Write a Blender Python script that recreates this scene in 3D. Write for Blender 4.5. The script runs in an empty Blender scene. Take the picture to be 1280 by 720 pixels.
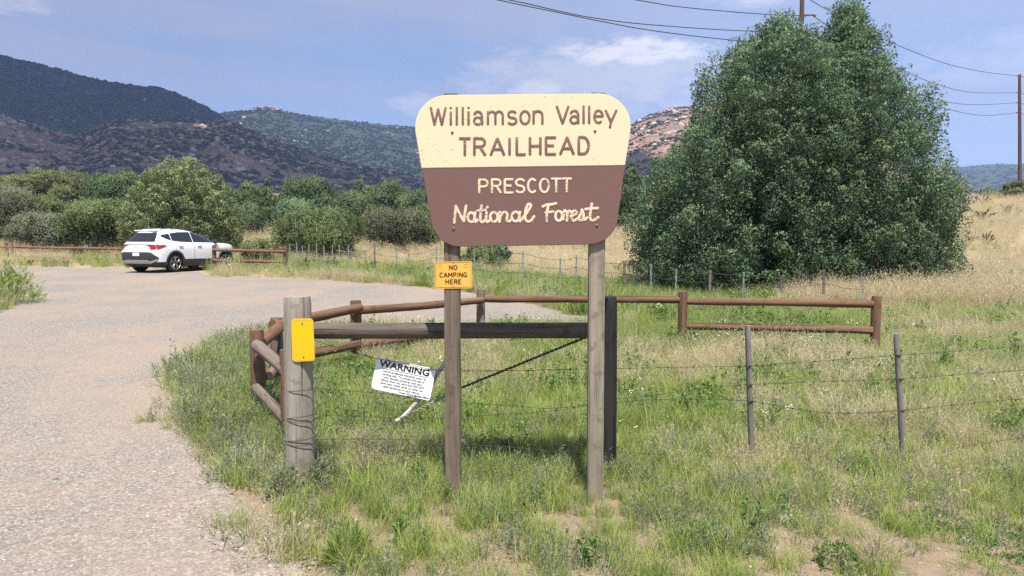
import bpy, bmesh, math, random
import numpy as np
from mathutils import Vector, Matrix, noise as mnoise

C = bpy.context.scene.collection
SC = bpy.context.scene
R = math.radians

# ------------------------------------------------------------------ camera, sky, sun, exposure
CAM_H, FPX, PITCH = 1.68, 924.0, math.atan(70 / 924.0)
cam_d = bpy.data.cameras.new('camera')
cam = bpy.data.objects.new('camera', cam_d); C.objects.link(cam)
cam_d.sensor_width = 36.0; cam_d.lens = FPX / 1280 * 36.0
cam_d.clip_start = 0.05; cam_d.clip_end = 12000
cam.location = (0, 0, CAM_H); cam.rotation_euler = (math.pi / 2 - PITCH, 0, 0)
SC.camera = cam

SUN_EL, SUN_AZ = R(66), R(172)          # azimuth clockwise from +Y (north); behind the camera, a little right
w = bpy.data.worlds.new('World'); SC.world = w; w.use_nodes = True
SKY_STRENGTH = 0.083
SUN_STRENGTH = 4.5
SC.view_settings.view_transform = 'Standard'; SC.view_settings.look = 'None'
SC.view_settings.gamma = 1.0; SC.view_settings.use_curve_mapping = False
SC.view_settings.exposure = 0.98
sl = bpy.data.lights.new('sun', 'SUN'); sl.energy = SUN_STRENGTH; sl.angle = R(0.5); sl.color = (1.0, 0.95, 0.87)
so = bpy.data.objects.new('sun', sl); C.objects.link(so)
sdir = Vector((math.sin(SUN_AZ) * math.cos(SUN_EL), math.cos(SUN_AZ) * math.cos(SUN_EL), math.sin(SUN_EL)))
so.rotation_euler = sdir.to_track_quat('Z', 'Y').to_euler(); so.location = (0, -20, 40)
SC.cycles.use_denoising = False
try:
    SC.cycles.denoiser = 'OPENIMAGEDENOISE'; SC.cycles.denoising_prefilter = 'ACCURATE'
except Exception: pass
SC.cycles.max_bounces = 6; SC.cycles.transparent_max_bounces = 8
SC.cycles.diffuse_bounces = 3; SC.cycles.volume_bounces = 1
SC.cycles.use_adaptive_sampling = False

# ------------------------------------------------------------------ node helpers
class NT:
    def __init__(s, tree): s.t = tree; s.t.nodes.clear()
    def n(s, typ, **kw):
        nd = s.t.nodes.new(typ)
        for k, v in kw.items():
            if k.startswith('i_'):
                key = k[2:]
                key = int(key) if key.isdigit() else key.replace('_', ' ')
                nd.inputs[key].default_value = v
            else: setattr(nd, k, v)
        return nd
    def l(s, a, b): s.t.links.new(a, b)
    def math(s, op, a, b=None, clamp=False):
        m = s.n('ShaderNodeMath', operation=op, use_clamp=clamp)
        for i, v in enumerate((a, b)):
            if v is None: continue
            if isinstance(v, (int, float)): m.inputs[i].default_value = v
            else: s.l(v, m.inputs[i])
        return m.outputs[0]
    def mix(s, f, a, b, blend='MIX'):
        m = s.n('ShaderNodeMix', data_type='RGBA', blend_type=blend)
        for i, v in ((0, f), (6, a), (7, b)):
            if isinstance(v, (int, float)): m.inputs[i].default_value = v
            elif isinstance(v, tuple): m.inputs[i].default_value = (*v, 1) if len(v) == 3 else v
            else: s.l(v, m.inputs[i])
        return m.outputs[2]
    def ramp(s, f, stops):
        r = s.n('ShaderNodeValToRGB'); e = r.color_ramp.elements
        while len(e) < len(stops): e.new(0.5)
        for el, (p, c) in zip(e, stops):
            el.position = p; el.color = (*c, 1) if isinstance(c, tuple) else (c, c, c, 1)
        s.l(f, r.inputs[0]); return r.outputs[0]
    def noise(s, vec, scale, detail=4, rough=0.55, dist=0.0):
        x = s.n('ShaderNodeTexNoise'); x.inputs['Scale'].default_value = scale
        x.inputs['Detail'].default_value = detail; x.inputs['Roughness'].default_value = rough
        x.inputs['Distortion'].default_value = dist
        if vec is not None: s.l(vec, x.inputs['Vector'])
        return x.outputs['Fac']
    def mapping(s, vec, scale=(1, 1, 1), loc=(0, 0, 0), rot=(0, 0, 0)):
        m = s.n('ShaderNodeMapping'); m.inputs['Scale'].default_value = scale
        m.inputs['Location'].default_value = loc; m.inputs['Rotation'].default_value = rot
        s.l(vec, m.inputs['Vector']); return m.outputs[0]

def new_mat(name):
    m = bpy.data.materials.new(name); m.use_nodes = True
    return m, NT(m.node_tree)

def finish(t, col, rough=0.85, bump=None, bump_s=0.3, bump_d=0.01, spec=0.25, metal=0.0, coat=0.0):
    p = t.n('ShaderNodeBsdfPrincipled')
    if isinstance(col, tuple): p.inputs['Base Color'].default_value = (*col, 1)
    else: t.l(col, p.inputs['Base Color'])
    if isinstance(rough, (int, float)): p.inputs['Roughness'].default_value = rough
    else: t.l(rough, p.inputs['Roughness'])
    p.inputs['Specular IOR Level'].default_value = spec
    p.inputs['Metallic'].default_value = metal; p.inputs['Coat Weight'].default_value = coat
    if bump is not None:
        b = t.n('ShaderNodeBump'); b.inputs['Strength'].default_value = bump_s
        b.inputs['Distance'].default_value = bump_d
        t.l(bump, b.inputs['Height']); t.l(b.outputs[0], p.inputs['Normal'])
    o = t.n('ShaderNodeOutputMaterial'); t.l(p.outputs[0], o.inputs['Surface'])
    return p

def plain(name, col, rough=0.6, spec=0.3, metal=0.0, coat=0.0, var=0.12, scale=8):
    m, t = new_mat(name)
    tc = t.n('ShaderNodeTexCoord')
    n = t.noise(tc.outputs['Object'], scale, 5)
    c = t.mix(n, tuple(x * (1 - var) for x in col), tuple(min(1, x * (1 + var)) for x in col))
    finish(t, c, rough, spec=spec, metal=metal, coat=coat)
    return m

def wood(name, c_dark, c_mid, c_light, axis=2, grain=70, cracks=0.5, bump=0.6):
    """weathered wood; grain runs along the given object axis"""
    m, t = new_mat(name)
    tc = t.n('ShaderNodeTexCoord')
    geo = t.n('ShaderNodeObjectInfo')
    off = t.n('ShaderNodeVectorMath', operation='SCALE'); t.l(geo.outputs['Location'], off.inputs[0]); off.inputs['Scale'].default_value = 7.3
    add = t.n('ShaderNodeVectorMath', operation='ADD'); t.l(tc.outputs['Object'], add.inputs[0]); t.l(off.outputs[0], add.inputs[1])
    s = [1.0, 1.0, 1.0]; s[axis] = 0.045
    v = t.mapping(add.outputs[0], tuple(s))
    g1 = t.noise(v, grain, 6, 0.65, 0.3)
    g2 = t.noise(v, grain * 0.25, 3, 0.5)
    big = t.noise(add.outputs[0], 3.0, 4)
    s2 = [1.0, 1.0, 1.0]; s2[axis] = 0.02
    ck = t.noise(t.mapping(add.outputs[0], tuple(s2)), grain * 0.45, 2, 0.4)
    crack = t.ramp(ck, [(0.0, 1.0), (0.335, 1.0), (0.37, 0.0), (1, 0.0)])
    col = t.ramp(g1, [(0.25, c_dark), (0.5, c_mid), (0.75, c_light)])
    col = t.mix(t.math('MULTIPLY', g2, 0.55), col, c_mid)
    blot = t.ramp(big, [(0.35, 0.0), (0.7, 1.0)])
    col = t.mix(t.math('MULTIPLY', blot, 0.45), col, tuple(x * 0.72 for x in c_mid))
    col = t.mix(t.math('MULTIPLY', crack, cracks), col, tuple(x * 0.25 for x in c_dark))
    s3 = [1.0, 1.0, 1.0]; s3[axis] = 0.06
    stk = t.ramp(t.noise(t.mapping(add.outputs[0], tuple(s3), (3, 1, 2)), grain * 0.22, 4, 0.6), [(0.32, 0.0), (0.68, 1.0)])
    col = t.mix(t.math('MULTIPLY', stk, 0.55), col, tuple(min(1, x * 1.25) for x in c_light))
    wear = t.ramp(t.noise(add.outputs[0], 9, 5, 0.65), [(0.56, 0.0), (0.66, 0.6)])
    col = t.mix(wear, col, tuple(x * 0.6 for x in c_mid))
    h = t.math('SUBTRACT', t.math('ADD', g1, stk), t.math('MULTIPLY', crack, 1.6))
    finish(t, col, 0.88, h, bump, 0.006, 0.15)
    return m

def leaf_mat(name, c_dark, c_mid, c_light, trans=0.3, rough=0.6, rand=0.25, spec=0.2):
    """foliage: hue varies with the per-leaf 'tint' attribute and per object / instance"""
    m, t = new_mat(name)
    a = t.n('ShaderNodeAttribute'); a.attribute_name = 'tint'
    oi = t.n('ShaderNodeObjectInfo')
    f = t.math('ADD', a.outputs['Fac'], t.math('MULTIPLY', t.math('SUBTRACT', oi.outputs['Random'], 0.5), rand), clamp=True)
    col = t.ramp(f, [(0.05, c_dark), (0.5, c_mid), (0.95, c_light)])
    p = t.n('ShaderNodeBsdfPrincipled'); t.l(col, p.inputs['Base Color'])
    p.inputs['Roughness'].default_value = rough; p.inputs['Specular IOR Level'].default_value = spec
    tr = t.n('ShaderNodeBsdfTranslucent'); t.l(col, tr.inputs['Color'])
    mx = t.n('ShaderNodeMixShader'); mx.inputs[0].default_value = trans
    t.l(p.outputs[0], mx.inputs[1]); t.l(tr.outputs[0], mx.inputs[2])
    o = t.n('ShaderNodeOutputMaterial'); t.l(mx.outputs[0], o.inputs['Surface'])
    return m

# ------------------------------------------------------------------ world: Nishita sky with thin cloud
t = NT(w.node_tree)
sky = t.n('ShaderNodeTexSky'); sky.sky_type = 'NISHITA'; sky.sun_disc = False
sky.sun_elevation = SUN_EL; sky.sun_rotation = SUN_AZ
sky.altitude = 1500; sky.air_density = 1.0; sky.dust_density = 0.3; sky.ozone_density = 3.0
tc = t.n('ShaderNodeTexCoord')
sx = t.n('ShaderNodeSeparateXYZ'); t.l(tc.outputs['Generated'], sx.inputs[0])
zc = t.math('ADD', t.math('MAXIMUM', sx.outputs[2], 0.0), 0.06)
px = t.math('DIVIDE', sx.outputs[0], zc); py = t.math('DIVIDE', sx.outputs[1], zc)
cv = t.n('ShaderNodeCombineXYZ'); t.l(px, cv.inputs[0]); t.l(py, cv.inputs[1])
veil = t.noise(t.mapping(cv.outputs[0], (0.16, 0.34, 1), (3.1, 1.7, 0)), 1.0, 6, 0.52, 0.35)
veil = t.ramp(veil, [(0.34, 0.05), (0.60, 1.0)])
# detached small cumulus low in the sky
dv = t.n('ShaderNodeCombineXYZ'); t.l(sx.outputs[0], dv.inputs[0]); t.l(t.math('MULTIPLY', sx.outputs[2], 2.6), dv.inputs[1]); t.l(sx.outputs[1], dv.inputs[2])
cum = t.noise(t.mapping(dv.outputs[0], (1, 1, 1), (0.37, 0.12, 0.3)), 5.2, 8, 0.6)
cum = t.ramp(cum, [(0.53, 0.0), (0.63, 1.0)])
def blob(cx, cz, wx, wz):
    ex = t.math('DIVIDE', t.math('SUBTRACT', sx.outputs[0], cx), wx)
    ez = t.math('DIVIDE', t.math('SUBTRACT', sx.outputs[2], cz), wz)
    q = t.math('ADD', t.math('MULTIPLY', ex, ex), t.math('MULTIPLY', ez, ez))
    return t.math('SUBTRACT', 1.0, q, clamp=True)
edge = t.noise(t.mapping(dv.outputs[0], (1, 1, 1), (1.3, 2.2, 0.3)), 26, 9, 0.66)
def bank(cx, cz, wx, wz, soft=0.12):
    b = blob(cx, cz, wx, wz)
    s = t.math('ADD', b, t.math('MULTIPLY', t.math('SUBTRACT', edge, 0.5), 2.2))
    return t.math('MULTIPLY', t.ramp(s, [(0.30, 0.0), (0.30 + soft, 1.0)]), t.math('MULTIPLY', b, 5.0, True))
b1 = bank(0.12, 0.200, 0.24, 0.062, 0.8)
b2 = bank(0.165, 0.229, 0.125, 0.020, 0.6)
b3 = bank(0.30, 0.292, 0.09, 0.03, 0.8)
b4 = bank(0.60, 0.19, 0.20, 0.045, 0.9)
b5 = bank(-0.60, 0.25, 0.12, 0.03, 0.9)
b7 = bank(0.03, 0.185, 0.05, 0.016, 0.7)
b8 = bank(0.27, 0.185, 0.05, 0.014, 0.7)
b9 = bank(0.64, 0.222, 0.07, 0.016, 0.8)
b6 = bank(-0.12, 0.165, 0.05, 0.02, 0.8)
base = t.mix(1.0, sky.outputs[0], (0.88, 0.93, 1.04), 'MULTIPLY')
GREY = (3.0, 3.25, 4.4); WHITE = (6.2, 6.0, 6.1)
base = t.mix(0.6, base, (1.6, 2.7, 4.8))
band = t.noise(t.mapping(tc.outputs['Generated'], (1.5, 1.5, 13.0), (0.4, 0.2, 1.9)), 1.6, 6, 0.55, 0.25)
band = t.ramp(band, [(0.40, 0.0), (0.60, 1.0)])
c = t.mix(t.math('MULTIPLY', veil, 0.70), base, GREY)
c = t.mix(t.math('MULTIPLY', band, 0.62), c, GREY)
c = t.mix(t.math('MULTIPLY', t.math('MULTIPLY', cum, veil), 0.0), c, WHITE)
c = t.mix(t.math('MULTIPLY', b1, 0.95), c, (4.1, 4.2, 4.9))
c = t.mix(t.math('MULTIPLY', b4, 0.7), c, (3.9, 4.05, 5.0))
for bb, k_ in ((b5, .45), (b3, .45), (b6, .4), (b7, .45), (b8, .5), (b9, .5), (b2, .9)):
    c = t.mix(t.math('MULTIPLY', bb, k_), c, WHITE)
bg = t.n('ShaderNodeBackground'); t.l(c, bg.inputs[0]); bg.inputs[1].default_value = SKY_STRENGTH
wo = t.n('ShaderNodeOutputWorld'); t.l(bg.outputs[0], wo.inputs['Surface'])

# ------------------------------------------------------------------ geometry of the view: pixels of the 1280 x 720 photograph to points of the place
SP, CP = math.sin(PITCH), math.cos(PITCH)
def ray(u, v):
    a, b = (u - 640) / FPX, (360 - v) / FPX
    return np.array((a, CP + b * SP, -SP + b * CP))
def at(u, v, Y):
    d = ray(u, v); k = Y / d[1]
    return Vector((d[0] * k, Y, CAM_H + d[2] * k))
def sstep(a, b, x):
    q = np.clip((x - a) / (b - a), 0, 1); return q * q * (3 - 2 * q)
def softramp(x, e):      # 0 below 0, slope 1 beyond e
    return np.where(x < 0, 0, np.where(x < e, x * x / (2 * e), x - e / 2))
def vnoise(x, y, seed=0):
    """cheap smooth value noise on arrays, 0..1"""
    x = np.asarray(x, float); y = np.asarray(y, float)
    xi = np.floor(x).astype(np.int64); yi = np.floor(y).astype(np.int64)
    fx = x - xi; fy = y - yi; fx = fx * fx * (3 - 2 * fx); fy = fy * fy * (3 - 2 * fy)
    def hsh(a, b):
        n = (a * 374761393 + b * 668265263 + seed * 1442695041) & 0x7fffffff
        n = ((n ^ (n >> 13)) * 1274126177) & 0x7fffffff
        return ((n ^ (n >> 16)) & 0xffff) / 65535.0
    return (hsh(xi, yi) * (1 - fx) + hsh(xi + 1, yi) * fx) * (1 - fy) + (hsh(xi, yi + 1) * (1 - fx) + hsh(xi + 1, yi + 1) * fx) * fy
def fbm(x, y, oct=4, seed=0):
    s = 0; a = 0.5; f = 1.0; tot = 0
    for i in range(oct):
        s = s + a * vnoise(np.asarray(x) * f + 13.7 * i, np.asarray(y) * f - 7.1 * i, seed + i); tot += a; a *= 0.5; f *= 2.03
    return s / tot

def H(x, y):
    """height of the ground sheet"""
    x = np.asarray(x, float); y = np.asarray(y, float)
    r = np.sqrt(x * x + y * y); az = x / np.maximum(y, 0.2)
    az = np.where(y > 0.2, az, 0.0)
    k = sstep(0.08, 0.5, az)
    front = sstep(-0.5, 3.0, y)
    r0 = 31 - 9 * k
    slope = 0.050 + 0.032 * k
    crest = 86.0
    up = slope * softramp(np.minimum(r, crest) - r0, 9.0)
    over = softramp(r - crest, 12.0)
    beyond = np.where(k > 0, (1 - k) * 0.045 - k * 0.03, 0.045) * np.minimum(over, 320)
    low = 0.006 * np.clip(r - 6, 0, 24) * (1 - k)
    bump = (fbm(x * 0.11, y * 0.11, 3, 5) - 0.5) * 0.9 * sstep(38, 70, r)
    return front * (up + beyond + low + bump)
def ground(u, v):
    d = ray(u, v); t0, t1 = 0.5, 3000.0
    f = lambda q: CAM_H + d[2] * q - float(H(d[0] * q, d[1] * q))
    q = 1.0; prev = 0.5
    while q < 400:
        if f(q) < 0:
            lo, hi = prev, q
            for _ in range(30):
                mid = (lo + hi) / 2
                if f(mid) < 0: hi = mid
                else: lo = mid
            return Vector((d[0] * hi, d[1] * hi, CAM_H + d[2] * hi))
        prev = q; q *= 1.03
    return Vector((d[0] * 90, d[1] * 90, float(H(d[0] * 90, d[1] * 90))))
def on(u, Y):      # ground point at photograph column u and distance Y
    x = (u - 640) / FPX * Y
    return Vector((x, Y, float(H(x, Y))))
def project(x, y, z=0.0):
    yy = np.asarray(y, float); zz = np.asarray(z, float) - CAM_H
    dep = yy * CP - zz * SP; dep = np.where(dep < 0.1, 0.1, dep)
    up = yy * SP + zz * CP
    return 640 + FPX * np.asarray(x) / dep, 360 - FPX * up / dep
def inpoly(x, y, poly):
    x = np.asarray(x); y = np.asarray(y); r = np.zeros(x.shape, bool); n = len(poly)
    for i in range(n):
        x1, y1 = poly[i][0], poly[i][1]; x2, y2 = poly[(i + 1) % n][0], poly[(i + 1) % n][1]
        if y1 == y2: continue
        c = ((y1 > y) != (y2 > y)) & (x < (x2 - x1) * (y - y1) / (y2 - y1) + x1)
        r ^= c
    return r

# ------------------------------------------------------------------ mesh helpers
def mesh_from(name, V, F, smooth=False):
    me = bpy.data.meshes.new(name)
    me.from_pydata([tuple(v) for v in V], [], [tuple(f) for f in F]); me.update()
    if smooth: me.polygons.foreach_set('use_smooth', [True] * len(me.polygons))
    return me
def mesh_np(name, V, F, tint=None, smooth=False, nrm=None):
    """V (n,3), F (m,3|4) arrays"""
    V = np.ascontiguousarray(V, np.float32); F = np.ascontiguousarray(F, np.int32)
    me = bpy.data.meshes.new(name); k = F.shape[1]
    me.vertices.add(len(V)); me.vertices.foreach_set('co', V.ravel())
    me.loops.add(F.size); me.loops.foreach_set('vertex_index', F.ravel())
    me.polygons.add(len(F)); me.polygons.foreach_set('loop_start', np.arange(0, F.size, k, dtype=np.int32))
    me.polygons.foreach_set('loop_total', np.full(len(F), k, np.int32))
    if smooth: me.polygons.foreach_set('use_smooth', np.ones(len(F), bool))
    me.update(calc_edges=True)
    if nrm is not None:
        me.polygons.foreach_set('use_smooth', np.ones(len(F), bool))
        a = me.attributes.new('custom_normal', 'FLOAT_VECTOR', 'POINT'); a.data.foreach_set('vector', np.ascontiguousarray(nrm, np.float32).ravel())
    if tint is not None:
        a = me.attributes.new('tint', 'FLOAT', 'POINT'); a.data.foreach_set('value', np.ascontiguousarray(tint, np.float32))
    return me
def link(name, me, m=None, parent=None):
    o = bpy.data.objects.new(name, me); C.objects.link(o)
    if m is not None and not me.materials: me.materials.append(m)
    if parent is not None: o.parent = parent
    return o
def thing(name, label, cat, loc=(0, 0, 0), rotz=0.0, group=None):
    o = bpy.data.objects.new(name, None); C.objects.link(o); o.empty_display_size = 0.2
    o.location = loc; o.rotation_euler = (0, 0, rotz); tag(o, label, cat, group); return o
def tag(o, label, cat, group=None):
    o['label'] = label; o['category'] = cat
    if group: o['group'] = group
    return o
def kind(o, k, label=None):
    o['kind'] = k
    if label: o['label'] = label
    return o

class MB:
    def __init__(s): s.V = []; s.F = []
    def box(s, c, d, rot=None, bev=0.0):
        c = Vector(c); h = Vector(d) / 2
        if bev > 0:
            bm = bmesh.new(); bmesh.ops.create_cube(bm, size=1.0)
            for v in bm.verts: v.co = Vector((v.co.x * d[0], v.co.y * d[1], v.co.z * d[2]))
            bmesh.ops.bevel(bm, geom=bm.edges[:], offset=bev, segments=2, affect='EDGES', profile=0.6)
            s.add_bm(bm, c, rot); bm.free(); return s
        P = [Vector((x * h.x, y * h.y, z * h.z)) for x in (-1, 1) for y in (-1, 1) for z in (-1, 1)]
        if rot is not None: P = [rot @ p for p in P]
        b = len(s.V); s.V += [c + p for p in P]
        s.F += [tuple(b + i for i in f) for f in ((0, 1, 3, 2), (4, 6, 7, 5), (0, 4, 5, 1), (2, 3, 7, 6), (0, 2, 6, 4), (1, 5, 7, 3))]
        return s
    def add_bm(s, bm, c=Vector((0, 0, 0)), rot=None):
        b = len(s.V); bm.verts.ensure_lookup_table(); bm.verts.index_update()
        s.V += [Vector(c) + (rot @ v.co if rot is not None else v.co) for v in bm.verts]
        s.F += [tuple(b + v.index for v in f.verts) for f in bm.faces]
    def tube(s, pts, rad, seg=8, flat=None, cap=True):
        """rad: number or list; flat=(normal, ratio) squashes the section along normal"""
        pts = [Vector(p) for p in pts]; n = len(pts)
        if isinstance(rad, (int, float)): rad = [rad] * n
        T = []
        for i in range(n):
            a = pts[max(0, i - 1)]; b2 = pts[min(n - 1, i + 1)]; d = (b2 - a)
            T.append(d.normalized() if d.length > 1e-9 else Vector((0, 0, 1)))
        ref = Vector((0, 0, 1)) if abs(T[0].z) < 0.9 else Vector((1, 0, 0))
        if flat: ref = Vector(flat[0])
        N = (ref - T[0] * ref.dot(T[0])).normalized(); b = len(s.V)
        for i in range(n):
            N = (N - T[i] * N.dot(T[i]))
            N = N.normalized() if N.length > 1e-6 else T[i].orthogonal().normalized()
            B = T[i].cross(N)
            for k in range(seg):
                a = 2 * math.pi * k / seg
                off = N * math.cos(a) * (flat[1] if flat else 1) + B * math.sin(a)
                s.V.append(pts[i] + off * rad[i])
        for i in range(n - 1):
            for k in range(seg):
                k2 = (k + 1) % seg
                s.F.append((b + i * seg + k, b + i * seg + k2, b + (i + 1) * seg + k2, b + (i + 1) * seg + k))
        if cap:
            s.F.append(tuple(b + k for k in reversed(range(seg))))
            s.F.append(tuple(b + (n - 1) * seg + k for k in range(seg)))
        return s
    def prism(s, outline, d):
        """outline: 3-D points of a planar polygon; d: extrusion vector"""
        b = len(s.V); n = len(outline); d = Vector(d)
        s.V += [Vector(p) for p in outline] + [Vector(p) + d for p in outline]
        s.F.append(tuple(range(b, b + n))); s.F.append(tuple(reversed(range(b + n, b + 2 * n))))
        for i in range(n):
            j = (i + 1) % n; s.F.append((b + i, b + n + i, b + n + j, b + j))
        return s
    def build(s, name, m, parent=None, smooth=False, origin=None):
        V = s.V
        if origin is not None: V = [Vector(v) - Vector(origin) for v in V]
        me = mesh_from(name, V, s.F, smooth)
        bm = bmesh.new(); bm.from_mesh(me); bmesh.ops.recalc_face_normals(bm, faces=bm.faces); bm.to_mesh(me); bm.free()
        o = link(name, me, m, parent)
        if origin is not None: o.location = origin
        if smooth:
            try: me.set_sharp_from_angle(angle=R(40))
            except Exception: pass
        return o

def catmull(P, n=8, closed=False):
    P = [Vector(p) for p in P]; out = []; N = len(P)
    for i in range(N if closed else N - 1):
        p0 = P[(i - 1) % N] if closed or i > 0 else P[0]; p1 = P[i]; p2 = P[(i + 1) % N]
        p3 = P[(i + 2) % N] if closed or i + 2 < N else P[-1]
        for k in range(n):
            q = k / n
            out.append(0.5 * ((2 * p1) + (p2 - p0) * q + (2 * p0 - 5 * p1 + 4 * p2 - p3) * q * q + (3 * p1 - p0 - 3 * p2 + p3) * q ** 3))
    if not closed: out.append(P[-1])
    return out

def log(a, b, r0, r1, name, m, parent, seed=0, bend=0.02, seg=14, step=0.08, lump=0.06):
    """irregular round timber from a to b"""
    a = Vector(a); b = Vector(b); L = (b - a).length; n = max(6, int(L / step)); rnd = random.Random(seed)
    d = (b - a).normalized(); s1 = d.orthogonal().normalized(); s2 = d.cross(s1)
    ph = [rnd.uniform(0, 6.28) for _ in range(4)]
    V = []; F = []
    for i in range(n + 1):
        q = i / n
        off = s1 * (math.sin(q * 3.1 + ph[0]) - math.sin(ph[0])) * bend * L * 0.12 + s2 * math.sin(q * 5.3 + ph[1]) * bend * L * 0.06
        c = a.lerp(b, q) + off
        r = r0 + (r1 - r0) * q
        if i in (0, n): r *= 0.93
        for k in range(seg):
            an = 2 * math.pi * k / seg
            rr = r * (1 + lump * (mnoise.noise(Vector((math.cos(an) * 1.3 + seed * 3.1, math.sin(an) * 1.3, q * L * 2.2))) * 1.2 + 0.5 * mnoise.noise(Vector((math.cos(an) * 4, math.sin(an) * 4 + seed, q * L * 7)))))
            V.append(c + (s1 * math.cos(an) + s2 * math.sin(an)) * rr)
    for i in range(n):
        for k in range(seg):
            k2 = (k + 1) % seg
            F.append((i * seg + k, i * seg + k2, (i + 1) * seg + k2, (i + 1) * seg + k))
    F.append(tuple(reversed(range(seg)))); F.append(tuple(n * seg + k for k in range(seg)))
    # local frame: z along the log so that the grain follows it
    rotm = Matrix((s1, s2, d)).transposed()
    inv = rotm.transposed()
    me = mesh_from(name, [inv @ (v - a) for v in V], F, True)
    try: me.set_sharp_from_angle(angle=R(50))
    except Exception: pass
    o = link(name, me, m, parent)
    M4 = rotm.to_4x4(); M4.translation = a
    o.matrix_local = M4 if parent is None else Matrix.Translation(-parent.location) @ M4
    return o

rng = np.random.default_rng(7)
def unit(v): return v / np.maximum(np.linalg.norm(v, axis=-1, keepdims=True), 1e-9)
NRM = []
def leaves(cen, axis, L, W, spread, rg, tint=None, droop=0.0, nrm=None, nj=.55):
    """one four-cornered leaf per row, base at cen, along axis spread at random"""
    n = len(cen)
    d = unit(axis + rg.normal(0, 1, (n, 3)) * spread); d[:, 2] -= droop; d = unit(d)
    side = unit(np.cross(d, rg.normal(0, 1, (n, 3)) if nrm is None else nrm + rg.normal(0, nj, (n, 3))))
    Ln = (L * rg.uniform(0.6, 1.3, n))[:, None]; Wn = (W * rg.uniform(0.7, 1.25, n))[:, None]
    nor = np.cross(d, side)
    V = np.empty((n, 4, 3)); V[:, 0] = cen; V[:, 1] = cen + d * Ln * 0.5 + side * Wn * 0.5 + nor * Wn * 0.12
    V[:, 2] = cen + d * Ln; V[:, 3] = cen + d * Ln * 0.5 - side * Wn * 0.5 + nor * Wn * 0.12
    F = np.arange(4 * n).reshape(n, 4)
    if nrm is not None:                              # leaves of a clump face outward and share its roundness
        gn = np.cross(V[:, 1] - V[:, 0], V[:, 3] - V[:, 0]); fl = (gn * nrm).sum(1) < 0
        V[fl] = V[fl][:, [0, 3, 2, 1]]; gn[fl] *= -1
        NRM.append(np.repeat(unit(unit(gn) * .45 + unit(nrm) * .8), 4, 0).astype(np.float32))
    T = np.repeat(np.clip(tint if tint is not None else rg.uniform(0, 1, n), 0, 1), 4)
    return V.reshape(-1, 3), F, T
def joinnp(parts):
    Vs, Fs, Ts, b = [], [], [], 0
    for V, F, T in parts:
        Vs.append(V); Fs.append(F + b); Ts.append(T); b += len(V)
    return np.concatenate(Vs), np.concatenate(Fs), np.concatenate(Ts)

PROTO = {}
def scatter(name, protos, P, rot, scl, idx, m_label):
    """many copies of a few prototype meshes at points P, as one piece of stuff (geometry nodes)"""
    key = tuple(p.name for p in protos)
    if key not in PROTO:
        col = bpy.data.collections.new('kinds_' + protos[0].name)
        for i, me in enumerate(protos):
            ob = bpy.data.objects.new('kind_%s_%02d' % (protos[0].name, i), me); col.objects.link(ob)
        PROTO[key] = col
    col = PROTO[key]
    me = bpy.data.meshes.new(name); n = len(P)
    me.vertices.add(n); me.vertices.foreach_set('co', np.ascontiguousarray(P, np.float32).ravel())
    a = me.attributes.new('rot', 'FLOAT_VECTOR', 'POINT'); a.data.foreach_set('vector', np.ascontiguousarray(rot, np.float32).ravel())
    s = np.asarray(scl, np.float32)
    if s.ndim == 1: s = np.repeat(s[:, None], 3, 1)
    a = me.attributes.new('scl', 'FLOAT_VECTOR', 'POINT'); a.data.foreach_set('vector', np.ascontiguousarray(s).ravel())
    a = me.attributes.new('idx', 'INT', 'POINT'); a.data.foreach_set('value', np.ascontiguousarray(idx, np.int32))
    o = link(name, me)
    g = bpy.data.node_groups.new(name, 'GeometryNodeTree')
    g.interface.new_socket('Geometry', in_out='INPUT', socket_type='NodeSocketGeometry')
    g.interface.new_socket('Geometry', in_out='OUTPUT', socket_type='NodeSocketGeometry')
    N = g.nodes.new; gi = N('NodeGroupInput'); go = N('NodeGroupOutput')
    iop = N('GeometryNodeInstanceOnPoints'); ci = N('GeometryNodeCollectionInfo')
    ci.inputs[0].default_value = col; ci.inputs['Separate Children'].default_value = True; ci.inputs['Reset Children'].default_value = True
    def na(nm, ty):
        q = N('GeometryNodeInputNamedAttribute'); q.data_type = ty; q.inputs[0].default_value = nm; return q.outputs[0]
    e2r = N('FunctionNodeEulerToRotation')
    Lk = g.links.new
    Lk(na('rot', 'FLOAT_VECTOR'), e2r.inputs[0]); Lk(e2r.outputs[0], iop.inputs['Rotation'])
    Lk(na('scl', 'FLOAT_VECTOR'), iop.inputs['Scale']); Lk(na('idx', 'INT'), iop.inputs['Instance Index'])
    iop.inputs['Pick Instance'].default_value = True
    Lk(gi.outputs[0], iop.inputs['Points']); Lk(ci.outputs[0], iop.inputs['Instance']); Lk(iop.outputs[0], go.inputs[0])
    md = o.modifiers.new('scatter', 'NODES'); md.node_group = g
    kind(o, 'stuff', m_label)
    return o
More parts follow.
